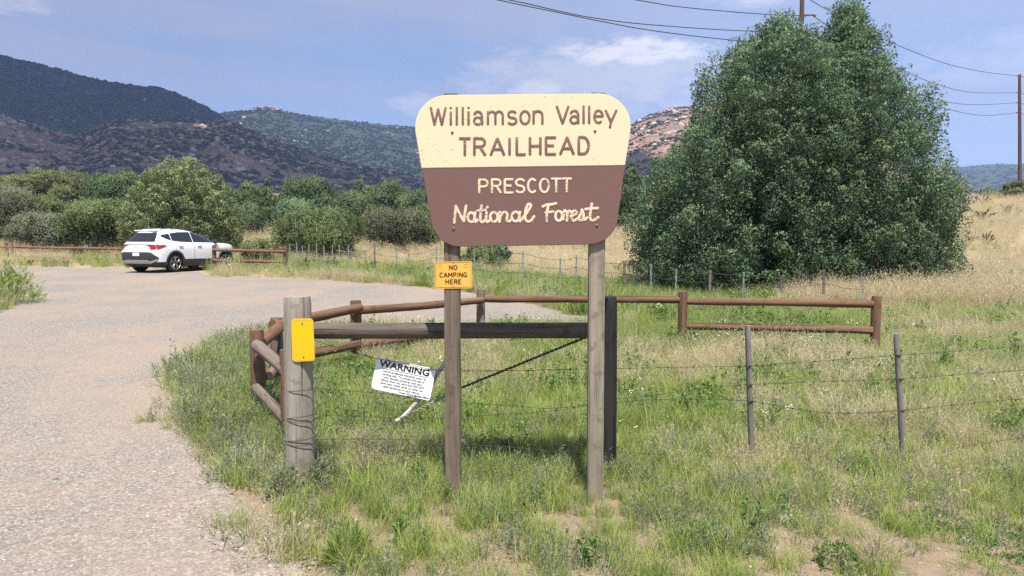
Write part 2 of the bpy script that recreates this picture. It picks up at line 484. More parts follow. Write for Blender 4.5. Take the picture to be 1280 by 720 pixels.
#==PART2==
# ------------------------------------------------------------------ ground sheet and gravel lot
ROAD_PX = [(392, 730), (372, 700), (335, 660), (290, 615), (246, 568), (224, 532), (216, 500), (221, 472), (243, 449), (288, 430), (340, 420),
           (420, 418), (560, 417), (700, 413), (775, 406), (742, 399), (702, 390), (660, 379), (610, 369.5), (560, 362), (500, 357), (430, 352),
           (350, 347.5), (270, 345.5), (245, 340), (200, 336.5), (120, 334.5), (0, 333.5), (-60, 335), (-130, 345), (-40, 368), (20, 381), (-30, 396), (-220, 430), (-620, 560)]
road_w = [ground(u, v) for u, v in ROAD_PX]
def dense(poly, step=0.12, amp=0.07):
    out = []
    for i in range(len(poly)):
        a, b = poly[i], poly[(i + 1) % len(poly)]; L = math.hypot(b[0] - a[0], b[1] - a[1]); n = max(1, int(L / step))
        for k in range(min(n, 60)):
            q = k / min(n, 60); x = a[0] + (b[0] - a[0]) * q; y = a[1] + (b[1] - a[1]) * q
            f = amp * (0.5 + 0.05 * max(0, y))
            out.append((x + f * 2 * (float(fbm(x * 3, y * 3, 3, 3)) - .5) * 2, y + f * 2 * (float(fbm(x * 3 + 50, y * 3, 3, 4)) - .5) * 2))
    return out
ROAD = [(p.x, p.y) for p in road_w] + [(-3.6, 2.5), (-4.2, -8), (0.2, -8), (-0.45, 1.0)]
# smooth, then roughen
ROAD = [(p.x, p.y) for p in catmull([(x, y, 0) for x, y in ROAD], 4, True)]
ROAD = dense(ROAD)

def polar():
    rs = [0.4]
    while rs[-1] < 5200: rs.append(rs[-1] * (1.016 if rs[-1] < 70 else 1.045) + 0.004)
    ang = np.concatenate([np.arange(-44, 44.01, 0.37), np.arange(47, 314, 4.0)]); ang = R(1) * ang
    return np.array(rs), ang
rs, ang = polar(); nr, na_ = len(rs), len(ang)
RR, AA = np.meshgrid(rs, ang, indexing='ij')
GX, GY = RR * np.sin(AA), RR * np.cos(AA)
GZ = H(GX, GY)
idx = np.arange(nr * na_).reshape(nr, na_)
A_, B_ = idx[:-1, :], idx[1:, :]
gF = np.stack([A_, np.roll(A_, -1, 1), np.roll(B_, -1, 1), B_], -1).reshape(-1, 4)
gV = np.stack([GX.ravel(), GY.ravel(), GZ.ravel()], 1)
gV0 = np.vstack([gV, [[0, 0, 0]]]); ctr = len(gV)
# colour cover: 0 bare soil, 1 dry straw; second attribute: green undergrowth
U_, V_ = project(gV0[:, 0], gV0[:, 1], gV0[:, 2]); rad = np.hypot(gV0[:, 0], gV0[:, 1])
straw = sstep(15, 24, rad) * 0.8 + 0.25 * sstep(3.8, 6, rad)
tri = np.stack([np.full(na_, ctr), np.roll(idx[0], -1), idx[0]], -1)
me = bpy.data.meshes.new('ground')
allF = [tuple(f) for f in gF] + [tuple(f) for f in tri]
me.from_pydata(gV0.tolist(), [], allF); me.update(); me.polygons.foreach_set('use_smooth', [True] * len(me.polygons))
a = me.attributes.new('tint', 'FLOAT', 'POINT'); a.data.foreach_set('value', straw.astype(np.float32))
m, t = new_mat('soil_and_dry_turf')
tc = t.n('ShaderNodeTexCoord'); at_ = t.n('ShaderNodeAttribute'); at_.attribute_name = 'tint'
P = tc.outputs['Object']
n1 = t.noise(P, 0.9, 6, 0.6); n2 = t.noise(P, 9, 5, 0.6); n3 = t.noise(P, 70, 3, 0.6); n4 = t.noise(P, 0.06, 6, 0.62)
soil = t.ramp(n2, [(0.25, (0.155, 0.108, 0.074)), (0.5, (0.225, 0.162, 0.114)), (0.75, (0.29, 0.22, 0.162))])
soil = t.mix(t.math('MULTIPLY', n3, 0.35), soil, (0.30, 0.25, 0.19))
stw = t.ramp(n2, [(0.25, (0.22, 0.165, 0.085)), (0.5, (0.35, 0.28, 0.175)), (0.8, (0.45, 0.375, 0.25))])
grn = t.ramp(n4, [(0.50, 0.0), (0.66, 0.75)])
stw = t.mix(grn, stw, (0.15, 0.15, 0.075))
f = t.math('ADD', at_.outputs['Fac'], t.math('MULTIPLY', t.math('SUBTRACT', n1, 0.5), 0.9), clamp=True)
col = t.mix(f, soil, stw)
finish(t, col, 0.95, t.math('ADD', n3, t.math('MULTIPLY', n2, 2.0)), 0.55, 0.015, 0.1)
o = link('ground', me, m); kind(o, 'structure', 'pale brown soil and dry straw coloured turf rising to a low hill')

cx = gV[gF].mean(1)
near = (np.hypot(cx[:, 0], cx[:, 1]) < 60)
sel = np.zeros(len(gF), bool); sel[near] = inpoly(cx[near, 0], cx[near, 1], ROAD)
rF = gF[sel]; used, inv = np.unique(rF, return_inverse=True); rF = inv.reshape(-1, 4); rV = gV[used].copy()
# pull the rim of the sheet on to the drawn outline
from collections import Counter
ec = Counter()
for fa in rF:
    for i in range(4): ec[tuple(sorted((int(fa[i]), int(fa[(i + 1) % 4]))))] += 1
rim = sorted({v for e, k in ec.items() if k == 1 for v in e})
RP = np.array(ROAD)
for v in rim:
    p = rV[v, :2]; A = RP; Bv = np.roll(RP, -1, 0); d = Bv - A
    q = np.clip(((p - A) * d).sum(1) / np.maximum((d * d).sum(1), 1e-9), 0, 1); pr = A + d * q[:, None]
    ds = np.hypot(*(pr - p).T); j = ds.argmin()
    if ds[j] < 0.03 + 0.02 * np.hypot(*p): rV[v, :2] = pr[j]
rV[:, 2] = H(rV[:, 0], rV[:, 1]) + 0.012
isr = np.zeros(len(rV), bool); isr[rim] = True; rV[isr, 2] -= 0.010
me = mesh_np('gravel_road', rV, rF, smooth=True)
m, t = new_mat('crushed_gravel')
tc = t.n('ShaderNodeTexCoord'); P = tc.outputs['Object']
big = t.noise(t.mapping(P, (1, 0.45, 1), (2.0, 0.3, 0), (0, 0, R(-16))), 0.75, 4, 0.55, 0.4)
big2 = t.noise(P, 2.2, 4, 0.6)
vo = t.n('ShaderNodeTexVoronoi'); vo.inputs['Scale'].default_value = 80; t.l(P, vo.inputs['Vector'])
vb = t.n('ShaderNodeTexVoronoi'); vb.inputs['Scale'].default_value = 24; t.l(P, vb.inputs['Vector'])
sv = t.n('ShaderNodeSeparateColor'); t.l(vo.outputs['Color'], sv.inputs[0])
sb = t.n('ShaderNodeSeparateColor'); t.l(vb.outputs['Color'], sb.inputs[0])
fine = t.noise(P, 160, 3, 0.6)
pink = t.ramp(sv.outputs[0], [(0.0, (0.172, 0.134, 0.108)), (0.5, (0.278, 0.223, 0.181)), (0.9, (0.359, 0.300, 0.248)), (1.0, (0.482, 0.451, 0.395))])
grey = t.ramp(sv.outputs[1], [(0.0, (0.083, 0.080, 0.079)), (0.45, (0.190, 0.178, 0.168)), (0.85, (0.297, 0.283, 0.263)), (1.0, (0.482, 0.469, 0.433))])
fg = t.ramp(t.math('ADD', t.math('MULTIPLY', big, 0.8), t.math('MULTIPLY', big2, 0.25)), [(0.42, 0.05), (0.60, 0.85)])
col = t.mix(fg, pink, grey)
col = t.mix(t.math('MULTIPLY', t.ramp(sb.outputs[0], [(0.80, 0.0), (0.86, 1.0)]), 0.30), col, (0.121, 0.105, 0.096))
dust = t.ramp(t.noise(P, 0.35, 5, 0.55), [(0.45, 0.0), (0.65, 0.60)])
col = t.mix(dust, col, (0.320, 0.246, 0.193))
col = t.mix(t.math('MULTIPLY', fine, 0.22), col, (0.335, 0.278, 0.231))
hgt = t.math('ADD', t.math('SUBTRACT', 1.0, vo.outputs['Distance']), t.math('MULTIPLY', fine, 0.5))
finish(t, col, 0.93, hgt, 0.5, 0.012, 0.12)
o = link('gravel_road', me, m); kind(o, 'structure', 'pinkish grey gravel lot curving round behind the sign')

# loose stones on the gravel
def rocks_protos(name, n, m, seed, lump=0.35, flat=0.6):
    out = []
    for i in range(n):
        bm = bmesh.new(); bmesh.ops.create_icosphere(bm, subdivisions=1 if name == 'pebble' else 2, radius=0.5)
        for v in bm.verts:
            k = 1 + lump * mnoise.noise(v.co * 2.2 + Vector((i * 5.1 + seed, 0, 0))) * 2
            v.co *= k; v.co.z *= flat
            if name != 'pebble': v.co.x *= 1 + 0.25 * math.sin(i)
        me = bpy.data.meshes.new('%s_kind' % name); bm.to_mesh(me); bm.free(); me.materials.append(m); out.append(me)
    return out
def stone_mat(name, stops, rough=0.9):
    m, t = new_mat(name); oi = t.n('ShaderNodeObjectInfo'); tc = t.n('ShaderNodeTexCoord')
    n = t.noise(tc.outputs['Object'], 4, 4)
    f = t.math('ADD', oi.outputs['Random'], t.math('MULTIPLY', t.math('SUBTRACT', n, 0.5), 0.35), clamp=True)
    finish(t, t.ramp(f, stops), rough, spec=0.15); return m
pm = stone_mat('loose_stone', [(0.0, (0.15, 0.135, 0.13)), (0.3, (0.27, 0.225, 0.20)), (0.65, (0.31, 0.255, 0.215)), (0.93, (0.37, 0.32, 0.275)), (1.0, (0.52, 0.48, 0.43))])
pebs = rocks_protos('pebble', 4, pm, 2)
def sample(n, x0, x1, y0, y1, rg): return rg.uniform(x0, x1, n), rg.uniform(y0, y1, n)
X, Y, S = [], [], []
for n, y0, y1, s0, s1 in ((26000, 2.6, 5.2, .006, .017), (26000, 5.2, 9, .008, .021), (22000, 9, 16, .012, .028)):
    x, y = rng.uniform(-1, 1, n), rng.uniform(y0, y1, n); x = x * y * 0.72
    k = inpoly(x, y, ROAD); pg = fbm(x * 0.9, y * 0.5, 4, 31)
    edge = np.zeros(n)
    k &= rng.uniform(0, 1, n) < np.clip((pg - 0.33) * 3.2, 0.12, 1)
    x, y = x[k], y[k]; X.append(x); Y.append(y); S.append(s0 + (s1 - s0) * rng.power(0.55, len(x)) ** 1.6)
# a spill of stones along the right-hand rim
n = 9000; i = rng.integers(0, len(ROAD), n); e = RP[i] + rng.normal(0, 0.13, (n, 2))
k = (e[:, 1] > 2.6) & (e[:, 1] < 9) & (np.abs(e[:, 0]) < e[:, 1] * 0.72); e = e[k]
X.append(e[:, 0]); Y.append(e[:, 1]); S.append(rng.uniform(.010, .030, len(e)))
X, Y, S = map(np.concatenate, (X, Y, S)); n = len(X)
scatter('gravel', pebs, np.stack([X, Y, H(X, Y) + 0.010 + S * 0.12], 1), np.stack([rng.uniform(-.3, .3, n), rng.uniform(-.3, .3, n), rng.uniform(0, 6.28, n)], 1),
        np.stack([S, S * rng.uniform(.6, 1, n), S * rng.uniform(.5, 1, n)], 1), rng.integers(0, 4, n), 'loose grey and pink stones on the gravel lot')

# ------------------------------------------------------------------ mountains
def elev_line(pts):
    """skyline pixels -> (azimuth tangent, elevation tangent)"""
    A = []
    for u, v in pts:
        d = ray(u, v); A.append((d[0] / d[1], d[2] / math.hypot(d[0], d[1])))
    return np.array(A)
def rocky(name):
    m, t = new_mat(name)
    tc = t.n('ShaderNodeTexCoord'); return m, t, tc.outputs['Object']
m_rock, t, P = rocky('red_granite_slope')
n1 = t.noise(P, 0.012, 6, 0.65); n2 = t.noise(P, 0.09, 5, 0.65); n3 = t.noise(P, 0.22, 4, 0.6)
cr = t.ramp(n2, [(0.3, (0.14, 0.086, 0.066)), (0.5, (0.30, 0.185, 0.140)), (0.72, (0.43, 0.29, 0.225))])
cg = t.ramp(n3, [(0.3, (0.030, 0.037, 0.020)), (0.7, (0.075, 0.078, 0.042))])
f = t.ramp(t.math('ADD', t.math('MULTIPLY', n1, 0.5), t.math('MULTIPLY', n3, 0.5)), [(0.42, 1.0), (0.54, 0.0)])
finish(t, t.mix(t.math('MULTIPLY', f, 0.7), cr, cg), 0.95, n2, 0.8, 3.0, 0.1)
m_green, t, P = rocky('chaparral_slope')
n1 = t.noise(P, 0.006, 6, 0.65); n2 = t.noise(P, 0.05, 5, 0.65); n3 = t.noise(P, 0.16, 4, 0.6)
cg = t.ramp(n3, [(0.3, (0.020, 0.030, 0.016)), (0.7, (0.062, 0.078, 0.040))])
cr = t.ramp(n2, [(0.3, (0.16, 0.12, 0.09)), (0.7, (0.38, 0.31, 0.24))])
f = t.ramp(t.math('ADD', t.math('MULTIPLY', n1, 0.6), t.math('MULTIPLY', n2, 0.4)), [(0.60, 0.0), (0.68, 0.8)])
finish(t, t.mix(f, cg, cr), 0.95, n3, 0.8, 4.0, 0.1)

def ridge(name, line, Rb, Rr, zb, m, label, seed, rough=14, du=900, pw=1.0, ns=100, nu=360, back=0.5):
    """a long hill: foot at distance Rb, crest at Rr following the skyline, falling away behind"""
    E = elev_line(line); az = np.linspace(E[0, 0], E[-1, 0], nu)
    el = np.interp(az, E[:, 0], E[:, 1])
    s = np.concatenate([np.linspace(0, 1, ns), 1 + np.linspace(0.03, back, 26)[0:]])
    S, AZ = np.meshgrid(s, az, indexing='ij'); EL = np.broadcast_to(el, S.shape)
    rad = Rb + (Rr - Rb) * S; th = np.arctan(AZ)
    x, y = rad * np.sin(th), rad * np.cos(th)
    crest = CAM_H + EL * Rr
    prof = np.where(S <= 1, np.clip(S, 0, 1) ** pw, 1 - ((S - 1) / back) ** 1.3 * 1.02)
    base = H(rad * 0 + Rb * np.sin(th), Rb * np.cos(th)) + zb
    z = base + (crest - base) * prof
    f = fbm(x / 140, y / 140, 5, seed) - 0.5; g = fbm(x / 22, y / 22, 4, seed + 9) - 0.5
    gul = np.abs(fbm(x / 230, y / 420, 3, seed + 4) - 0.5) * 2
    env = np.clip(np.where(S <= 1, S * (1.04 - S) * 4, 0.2), 0.05, 1)
    z = z + f * rough * 3.0 * env + gul * rough * 2.5 * env - rough * 1.0 * env + g * rough * (0.35 + 0.35 * env) * np.where(S < 0.02, 0, 1)
    n0, n1_ = S.shape; ii = np.arange(n0 * n1_).reshape(n0, n1_)
    F = np.stack([ii[:-1, :-1], ii[:-1, 1:], ii[1:, 1:], ii[1:, :-1]], -1).reshape(-1, 4)
    V = np.stack([x.ravel(), y.ravel(), z.ravel()], 1)
    o = link(name, mesh_np(name, V, F, smooth=True), m); kind(o, 'structure', label)
    return x, y, z, S

MOUNT = {}
MOUNT['far'] = ridge('mountain', [(-900, 120), (-500, 60), (-250, 30), (-80, 52), (0, 68), (45, 79), (90, 91), (135, 101), (200, 110), (225, 118), (255, 132), (285, 150), (320, 166), (380, 196), (440, 225), (500, 246)],
    1050, 1750, 8, m_green, 'dark green chaparral mountain falling to the right', 3, 13)
MOUNT['mid'] = ridge('mountain', [(120, 215), (180, 180), (230, 158), (262, 143), (285, 139), (318, 137), (335, 134), (350, 138), (380, 143), (420, 148), (465, 153), (520, 159), (580, 166), (640, 171), (700, 172), (760, 178), (830, 200), (900, 230)],
    1300, 2300, 10, m_green, 'long green ridge with pale rock outcrops along its crest', 12, 13)
MOUNT['front'] = ridge('mountain', [(-900, 215), (-500, 160), (-200, 132), (-60, 136), (0, 142), (35, 152), (70, 164), (95, 169), (118, 158), (140, 150), (185, 149), (230, 146), (270, 149), (300, 156), (345, 174), (385, 188), (420, 199), (460, 209), (500, 217), (560, 228), (640, 240), (720, 252)],
    390, 1000, -6, m_rock, 'rust coloured boulder slope below the dark mountain', 21, 8, ns=130, nu=500, pw=0.95)
MOUNT['right'] = ridge('mountain', [(600, 246), (660, 222), (720, 190), (760, 170), (790, 156), (812, 143), (838, 135), (862, 131), (885, 127), (930, 124), (990, 136), (1060, 165), (1130, 200), (1200, 232), (1260, 250), (1330, 262)],
    390, 1050, -8, m_rock, 'reddish boulder hill between the sign and the big juniper', 33, 8, ns=120, nu=380)
MOUNT['blue'] = ridge('mountain', [(900, 240), (1000, 226), (1100, 216), (1180, 210.5), (1215, 207.5), (1245, 205), (1290, 204.5), (1400, 200), (1600, 208), (1900, 236)],
    1200, 2700, -12, m_green, 'low dark hill on the skyline behind the utility pole', 44, 10, ns=80, nu=260)

def on_ridge(key, n, rg, smin=0.0, smax=1.02):
    x, y, z, S = MOUNT[key]; a = rg.integers(0, S.shape[0] - 1, n * 3); b = rg.integers(0, S.shape[1] - 1, n * 3)
    # even area: accept by distance
    k = (S[a, b] >= smin) & (S[a, b] <= smax) & (rg.uniform(0, 1, n * 3) < np.hypot(x[a, b], y[a, b]) / np.hypot(x, y).max())
    a, b = a[k][:n], b[k][:n]; q = rg.uniform(0, 1, len(a)); p = rg.uniform(0, 1, len(a))
    f = lambda G: (G[a, b] * (1 - q) + G[a + 1, b] * q) * (1 - p) + (G[a, b + 1] * (1 - q) + G[a + 1, b + 1] * q) * p
    return np.stack([f(x), f(y), f(z)], 1), S[a, b]
bm_ = stone_mat('granite_boulder', [(0.0, (0.12, 0.076, 0.060)), (0.40, (0.33, 0.215, 0.168)), (0.8, (0.48, 0.35, 0.285)), (1.0, (0.58, 0.47, 0.40))])
bould = rocks_protos('boulder', 5, bm_, 9, 0.3, 0.75)
sm_ = leaf_mat('chaparral_leaf', (0.018, 0.028, 0.014), (0.040, 0.055, 0.026), (0.075, 0.088, 0.045), 0.15, 0.8, 0.7)
def shrub_protos(name, n, m, seed, leaf=0.28, count=90):
    out = []; rg = np.random.default_rng(seed)
    for i in range(n):
        d = unit(rg.normal(0, 1, (count, 3))); d[:, 2] = np.abs(d[:, 2]) * 1.0 - 0.1
        c = d * rg.uniform(0.25, 0.5, (count, 1)); c[:, 2] = np.maximum(c[:, 2] * 1.2, 0)
        V, F, T = leaves(c - d * 0.1, d, leaf, leaf * 0.7, 0.6, rg)
        me = mesh_np(name + '_kind', V, F, T); me.materials.append(m); out.append(me)
    return out
mshr = shrub_protos('chaparral', 4, sm_, 5)
def randrot(n, rg, tilt=0.2): return np.stack([rg.uniform(-tilt, tilt, n), rg.uniform(-tilt, tilt, n), rg.uniform(0, 6.283, n)], 1)
Pb, Sb = [], []
for key, n, s0, s1 in (('front', 26000, 1.0, 7.5), ('right', 14000, 1.0, 7.5), ('far', 900, 2.5, 11), ('mid', 2600, 3, 13)):
    p, s = on_ridge(key, n, rng)
    d = fbm(p[:, 0] / 60, p[:, 1] / 60, 4, 77)
    if key in ('far', 'mid'): k = (d > 0.52) & ((s > 0.6) | (d > 0.6))
    else: k = d > 0.36
    p = p[k]; Pb.append(p); Sb.append(s0 + (s1 - s0) * rng.power(0.40, len(p)) ** 3.2)
# outcrop of pale rock on the crest of the long ridge
x, y, z, S = MOUNT['mid']
jc = np.argmin(np.abs(x[99] / y[99] - (335 - 640) / FPX)); base = np.array([x[97, jc], y[97, jc], z[97, jc]])
p = base + rng.normal(0, 1, (90, 3)) * np.array([17, 12, 2]); p[:, 2] = base[2] + rng.uniform(-5, 6, 90) * np.exp(-((p[:, 0] - base[0]) / 30) ** 2)
Pb.append(p); Sb.append(rng.uniform(4, 11, 90))
Pb, Sb = np.concatenate(Pb), np.concatenate(Sb); n = len(Pb)
scatter('boulders', bould, Pb, randrot(n, rng, 0.5), Sb[:, None] * rng.uniform(.7, 1.2, (n, 3)), rng.integers(0, 5, n), 'reddish granite boulders strewn over the mountain slopes')
Pb, Sb = [], []
for key, n, s0, s1 in (('front', 22000, 1.8, 5.5), ('right', 14000, 1.8, 5), ('far', 26000, 4, 8), ('mid', 24000, 4, 8.5), ('blue', 8000, 5, 10)):
    p, s = on_ridge(key, n, rng)
    d = fbm(p[:, 0] / 45, p[:, 1] / 45, 4, 55)
    k = d > (0.45 if key in ('front', 'right') else 0.34)
    p = p[k]; Pb.append(p); Sb.append(rng.uniform(s0, s1, len(p)))
Pb, Sb = np.concatenate(Pb), np.concatenate(Sb); n = len(Pb)
scatter('chaparral', mshr, Pb - np.array([0, 0, 0.4]), randrot(n, rng, 0.1), Sb[:, None] * np.stack([rng.uniform(.9, 1.3, n), rng.uniform(.9, 1.3, n), rng.uniform(.6, 1.0, n)], 1), rng.integers(0, 4, n), 'dark evergreen scrub dotted over the mountain slopes')
#==PART3==
# ------------------------------------------------------------------ stroke lettering (routed letters of one stroke width)
def arc(cx, cy, rx, ry, a0, a1, n=10):
    return [(cx + rx * math.cos(R(a0 + (a1 - a0) * i / n)), cy + ry * math.sin(R(a0 + (a1 - a0) * i / n))) for i in range(n + 1)]
X_ = 0.74     # height of the small letters
GL = {
 'W': [[(0, 1), (.25, 0), (.5, .92), (.75, 0), (1, 1)]],
 'i': [[(.5, 0), (.5, X_)], [(.5, .96), (.5, 1.0)]],
 'l': [[(.5, 0), (.5, 1)]],
 'a': [arc(.46, .50, .42, .24, 160, 60) + arc(.55, .46, .43, .27, 60, 0) + [(1, 0)], arc(.48, .21, .48, .21, 35, 395)],
 'm': [[(0, 0), (0, X_)], [(0, .48)] + arc(.25, .50, .25, .24, 150, 0) + [(.5, 0)], [(.5, .48)] + arc(.75, .50, .25, .24, 150, 0) + [(1, 0)]],
 's': [arc(.5, .55, .46, .19, 30, 255) + arc(.5, .18, .5, .19, 80, -150)],
 'o': [arc(.5, .37, .5, .37, 0, 360, 18)],
 'n': [[(0, 0), (0, X_)], [(0, .46)] + arc(.5, .46, .5, .28, 160, 0) + [(1, 0)]],
 'V': [[(0, 1), (.5, 0), (1, 1)]],
 'e': [[(.02, .40), (.98, .40)] + arc(.5, .38, .5, .36, 0, 310)],
 'y': [[(0, X_), (.5, .05)], [(1, X_), (.5, .05), (.40, -.26)]],
 'T': [[(0, 1), (1, 1)], [(.5, 1), (.5, 0)]],
 'R': [[(0, 0), (0, 1), (.55, 1)] + arc(.55, .75, .42, .25, 90, -90) + [(0, .5)], [(.5, .5), (1, 0)]],
 'A': [[(0, 0), (.5, 1), (1, 0)], [(.2, .33), (.8, .33)]],
 'I': [[(.5, 0), (.5, 1)]],
 'L': [[(0, 1), (0, 0), (1, 0)]],
 'H': [[(0, 0), (0, 1)], [(1, 0), (1, 1)], [(0, .5), (1, .5)]],
 'E': [[(1, 1), (0, 1), (0, 0), (1, 0)], [(0, .52), (.8, .52)]],
 'D': [[(0, 0), (0, 1), (.45, 1)] + arc(.45, .5, .55, .5, 90, -90, 14) + [(0, 0)]],
 'P': [[(0, 0), (0, 1), (.55, 1)] + arc(.55, .74, .45, .26, 90, -90) + [(0, .48)]],
 'S': [arc(.5, .75, .5, .25, 25, 260) + arc(.5, .25, .5, .25, 85, -155)],
 'C': [arc(.52, .5, .52, .5, 48, 312, 16)],
 'O': [arc(.5, .5, .5, .5, 0, 360, 20)],
 'N': [[(0, 0), (0, 1), (1, 0), (1, 1)]],
 'M': [[(0, 0), (0, 1), (.5, .35), (1, 1), (1, 0)]],
 'G': [arc(.52, .5, .5, .5, 48, 330, 16) + [(1, .42), (.6, .42)]],
 'K': [[(0, 0), (0, 1)], [(.9, 1), (0, .4)], [(.3, .6), (1, 0)]],
 # brush script
 'sN': [[(.10, .0), (.16, .5), (.22, .98)], [(.22, .98), (.5, .5), (.78, .08)], [(.78, .08), (.86, .55), (.95, 1.0)]],
 'sa': [arc(.42, .30, .40, .28, 40, 390, 14), [(.86, .58), (.78, .2), (.88, .02), (1.12, .16)]],
 'st': [[(.52, 1.0), (.40, .5), (.38, .12), (.6, .0), (1.05, .18)], [(.0, .68), (1.0, .74)]],
 'si': [[(.35, .58), (.28, .15), (.5, .0), (1.1, .2)], [(.45, .86), (.5, .9)]],
 'so': [arc(.45, .30, .42, .29, 90, 450, 16), [(.6, .56), (.85, .48), (1.05, .52)]],
 'sn': [[(.05, .58), (.08, .3), (.02, .0)], [(.06, .28), (.32, .54), (.60, .56), (.70, .4), (.66, .12), (.80, .0), (1.08, .16)]],
 'sl': [[(.0, .12), (.45, .55), (.75, .95), (.55, 1.05), (.35, .75), (.28, .25), (.45, .0), (.75, .05), (1.0, .3)]],
 'sF': [[(.0, .88), (.3, .98), (.6, 1.0), (1.0, 1.06)], [(.42, .96), (.32, .5), (.28, .0)], [(.22, .5), (.5, .54), (.78, .56)]],
 'sr': [[(.05, .1), (.15, .55), (.3, .62), (.42, .52), (.5, .54)], [(.5, .54), (.55, .3), (.5, .02)], [(.54, .35), (.75, .58), (1.0, .54)]],
 'se': [[(.05, .28), (.6, .36), (.72, .52), (.45, .6), (.18, .42), (.15, .15), (.42, .0), (1.05, .2)]],
 'ss': [[(.0, .1), (.35, .45), (.45, .64), (.62, .35), (.55, .06), (.2, .02)], [(.55, .06), (.8, .06), (1.05, .18)]],
}
def letters(mb, spec, base, top, stroke, P, flatn, rnd=None, width_of=None):
    """spec: [(glyph, u0, u1)]; base/top: functions of u giving v; P(u, v) -> point on the face"""
    for g, u0, u1 in spec:
        um = (u0 + u1) / 2; vb, vt = base(um), top(um)
        sw = stroke if stroke > 0 else -stroke
        for st in GL[g]:
          if True:
            q = [(x * (u1 - u0) + u0, vb + (vt - vb) * y) for x, y in st]
            if g[0] == 's' and len(g) > 1:
                q = [(p.x, p.y) for p in catmull([(a, b, 0) for a, b in q], 5)]
            runs = [[q[0]]]                    # split at sharp corners so that each arm keeps its width
            for i_ in range(1, len(q)):
                runs[-1].append(q[i_])
                if i_ + 1 < len(q):
                    a1 = math.atan2(q[i_][1] - q[i_ - 1][1], q[i_][0] - q[i_ - 1][0]); a2 = math.atan2(q[i_ + 1][1] - q[i_][1], q[i_ + 1][0] - q[i_][0])
                    if abs((a2 - a1 + math.pi) % (2 * math.pi) - math.pi) > 0.8: runs.append([q[i_]])
          for q in runs:
            pts = [P(a, b) for a, b in q]
            rr = (P(0, 0) - P(1, 0)).length * sw / 2
            ext = []
            # round ends: a shrinking tip beyond each end
            a, b2 = pts[0], pts[-1]
            d0 = (pts[0] - pts[1]).normalized(); d1 = (pts[-1] - pts[-2]).normalized()
            closed = (a - b2).length < 1e-5
            if closed: mb.tube(pts, rr, 6, (flatn, 0.4), cap=False)
            else:
                k = 0.35 if g[0] != 's' or len(g) == 1 else 0.8
                mb.tube([a + d0 * rr * k] + pts + [b2 + d1 * rr * k], [rr * .75] + [rr] * len(pts) + [rr * .75], 6, (flatn, 0.4))

FRONT = Vector((0, -1, 0))
# ------------------------------------------------------------------ materials of the signs and fences
def paint(name, col, under, thr=0.66, scale=30, rough=0.55, chips=0.85, dirt=0.10, coarse=5):
    m, t = new_mat(name); tc = t.n('ShaderNodeTexCoord'); P = tc.outputs['Object']
    n1 = t.noise(t.mapping(P, (1, 1, 3.0)), scale, 5, 0.65); n2 = t.noise(P, coarse, 4, 0.6); n3 = t.noise(t.mapping(P, (1, 1, 0.12)), 26, 3)
    f = t.ramp(t.math('ADD', t.math('MULTIPLY', n1, 0.72), t.math('MULTIPLY', n2, 0.28)), [(thr, 0.0), (thr + 0.025, chips)])
    c = t.mix(t.math('MULTIPLY', n2, dirt * 2), col, tuple(x * 0.82 for x in col))
    c = t.mix(t.math('MULTIPLY', n3, dirt), c, tuple(x * 0.85 for x in col))
    finish(t, t.mix(f, c, under), rough, t.math('SUBTRACT', n3, t.math('MULTIPLY', f, 1.5)), 0.15, 0.002, 0.3)
    return m
M_cream = paint('cream_paint', (0.745, 0.615, 0.405), (0.36, 0.30, 0.24), 0.610)
M_brown = paint('brown_paint', (0.178, 0.101, 0.084), (0.34, 0.24, 0.21), 0.645, dirt=0.3)
M_let_b = paint('brown_lettering', (0.185, 0.105, 0.085), (0.42, 0.36, 0.32), 0.57, 55, coarse=14)
M_let_c = paint('cream_lettering', (0.76, 0.63, 0.415), (0.27, 0.225, 0.215), 0.53, 50, coarse=12)
M_edge = plain('sign_edge', (0.55, 0.44, 0.30), 0.8)
M_post_l = wood('sign_post_brown', (0.068, 0.048, 0.034), (0.138, 0.104, 0.078), (0.22, 0.178, 0.14), 2, 120, 0.45)
M_post_r = wood('sign_post_grey', (0.118, 0.096, 0.066), (0.225, 0.192, 0.142), (0.33, 0.288, 0.225), 2, 120, 0.5)
M_grey = wood('weathered_post', (0.14, 0.122, 0.095), (0.255, 0.228, 0.182), (0.37, 0.34, 0.285), 2, 105, 0.55, 0.7)
M_brace = wood('weathered_rail', (0.045, 0.037, 0.030), (0.092, 0.076, 0.062), (0.155, 0.132, 0.108), 2, 105, 0.55, 0.7)
M_shaded = wood('shaded_post', (0.014, 0.013, 0.012), (0.024, 0.022, 0.021), (0.040, 0.037, 0.035), 2, 90, 0.6, 0.8)  # wood colour deepened to near black to carry the sign's shade on this post
M_red = wood('brown_stained_log', (0.066, 0.036, 0.022), (0.138, 0.076, 0.047), (0.22, 0.135, 0.088), 2, 40, 0.75, 0.7)
M_redgrey = wood('faded_stained_log', (0.085, 0.064, 0.054), (0.155, 0.117, 0.098), (0.24, 0.19, 0.163), 2, 40, 0.8, 0.7)
M_stake = wood('grey_stake', (0.09, 0.078, 0.068), (0.165, 0.145, 0.128), (0.25, 0.225, 0.20), 2, 90, 0.6)
M_stick = wood('bleached_branch', (0.20, 0.17, 0.14), (0.36, 0.32, 0.275), (0.50, 0.46, 0.41), 2, 60, 0.6)
M_wire = plain('rusty_wire', (0.055, 0.047, 0.042), 0.6, 0.4, 0.5)
M_bolt = plain('bolt_steel', (0.16, 0.14, 0.13), 0.45, 0.5, 0.8)
M_steel = plain('galvanised_post', (0.24, 0.27, 0.25), 0.6, 0.4, 0.2)
M_white = plain('white_sign_face', (0.84, 0.85, 0.85), 0.45, 0.4, var=0.03)
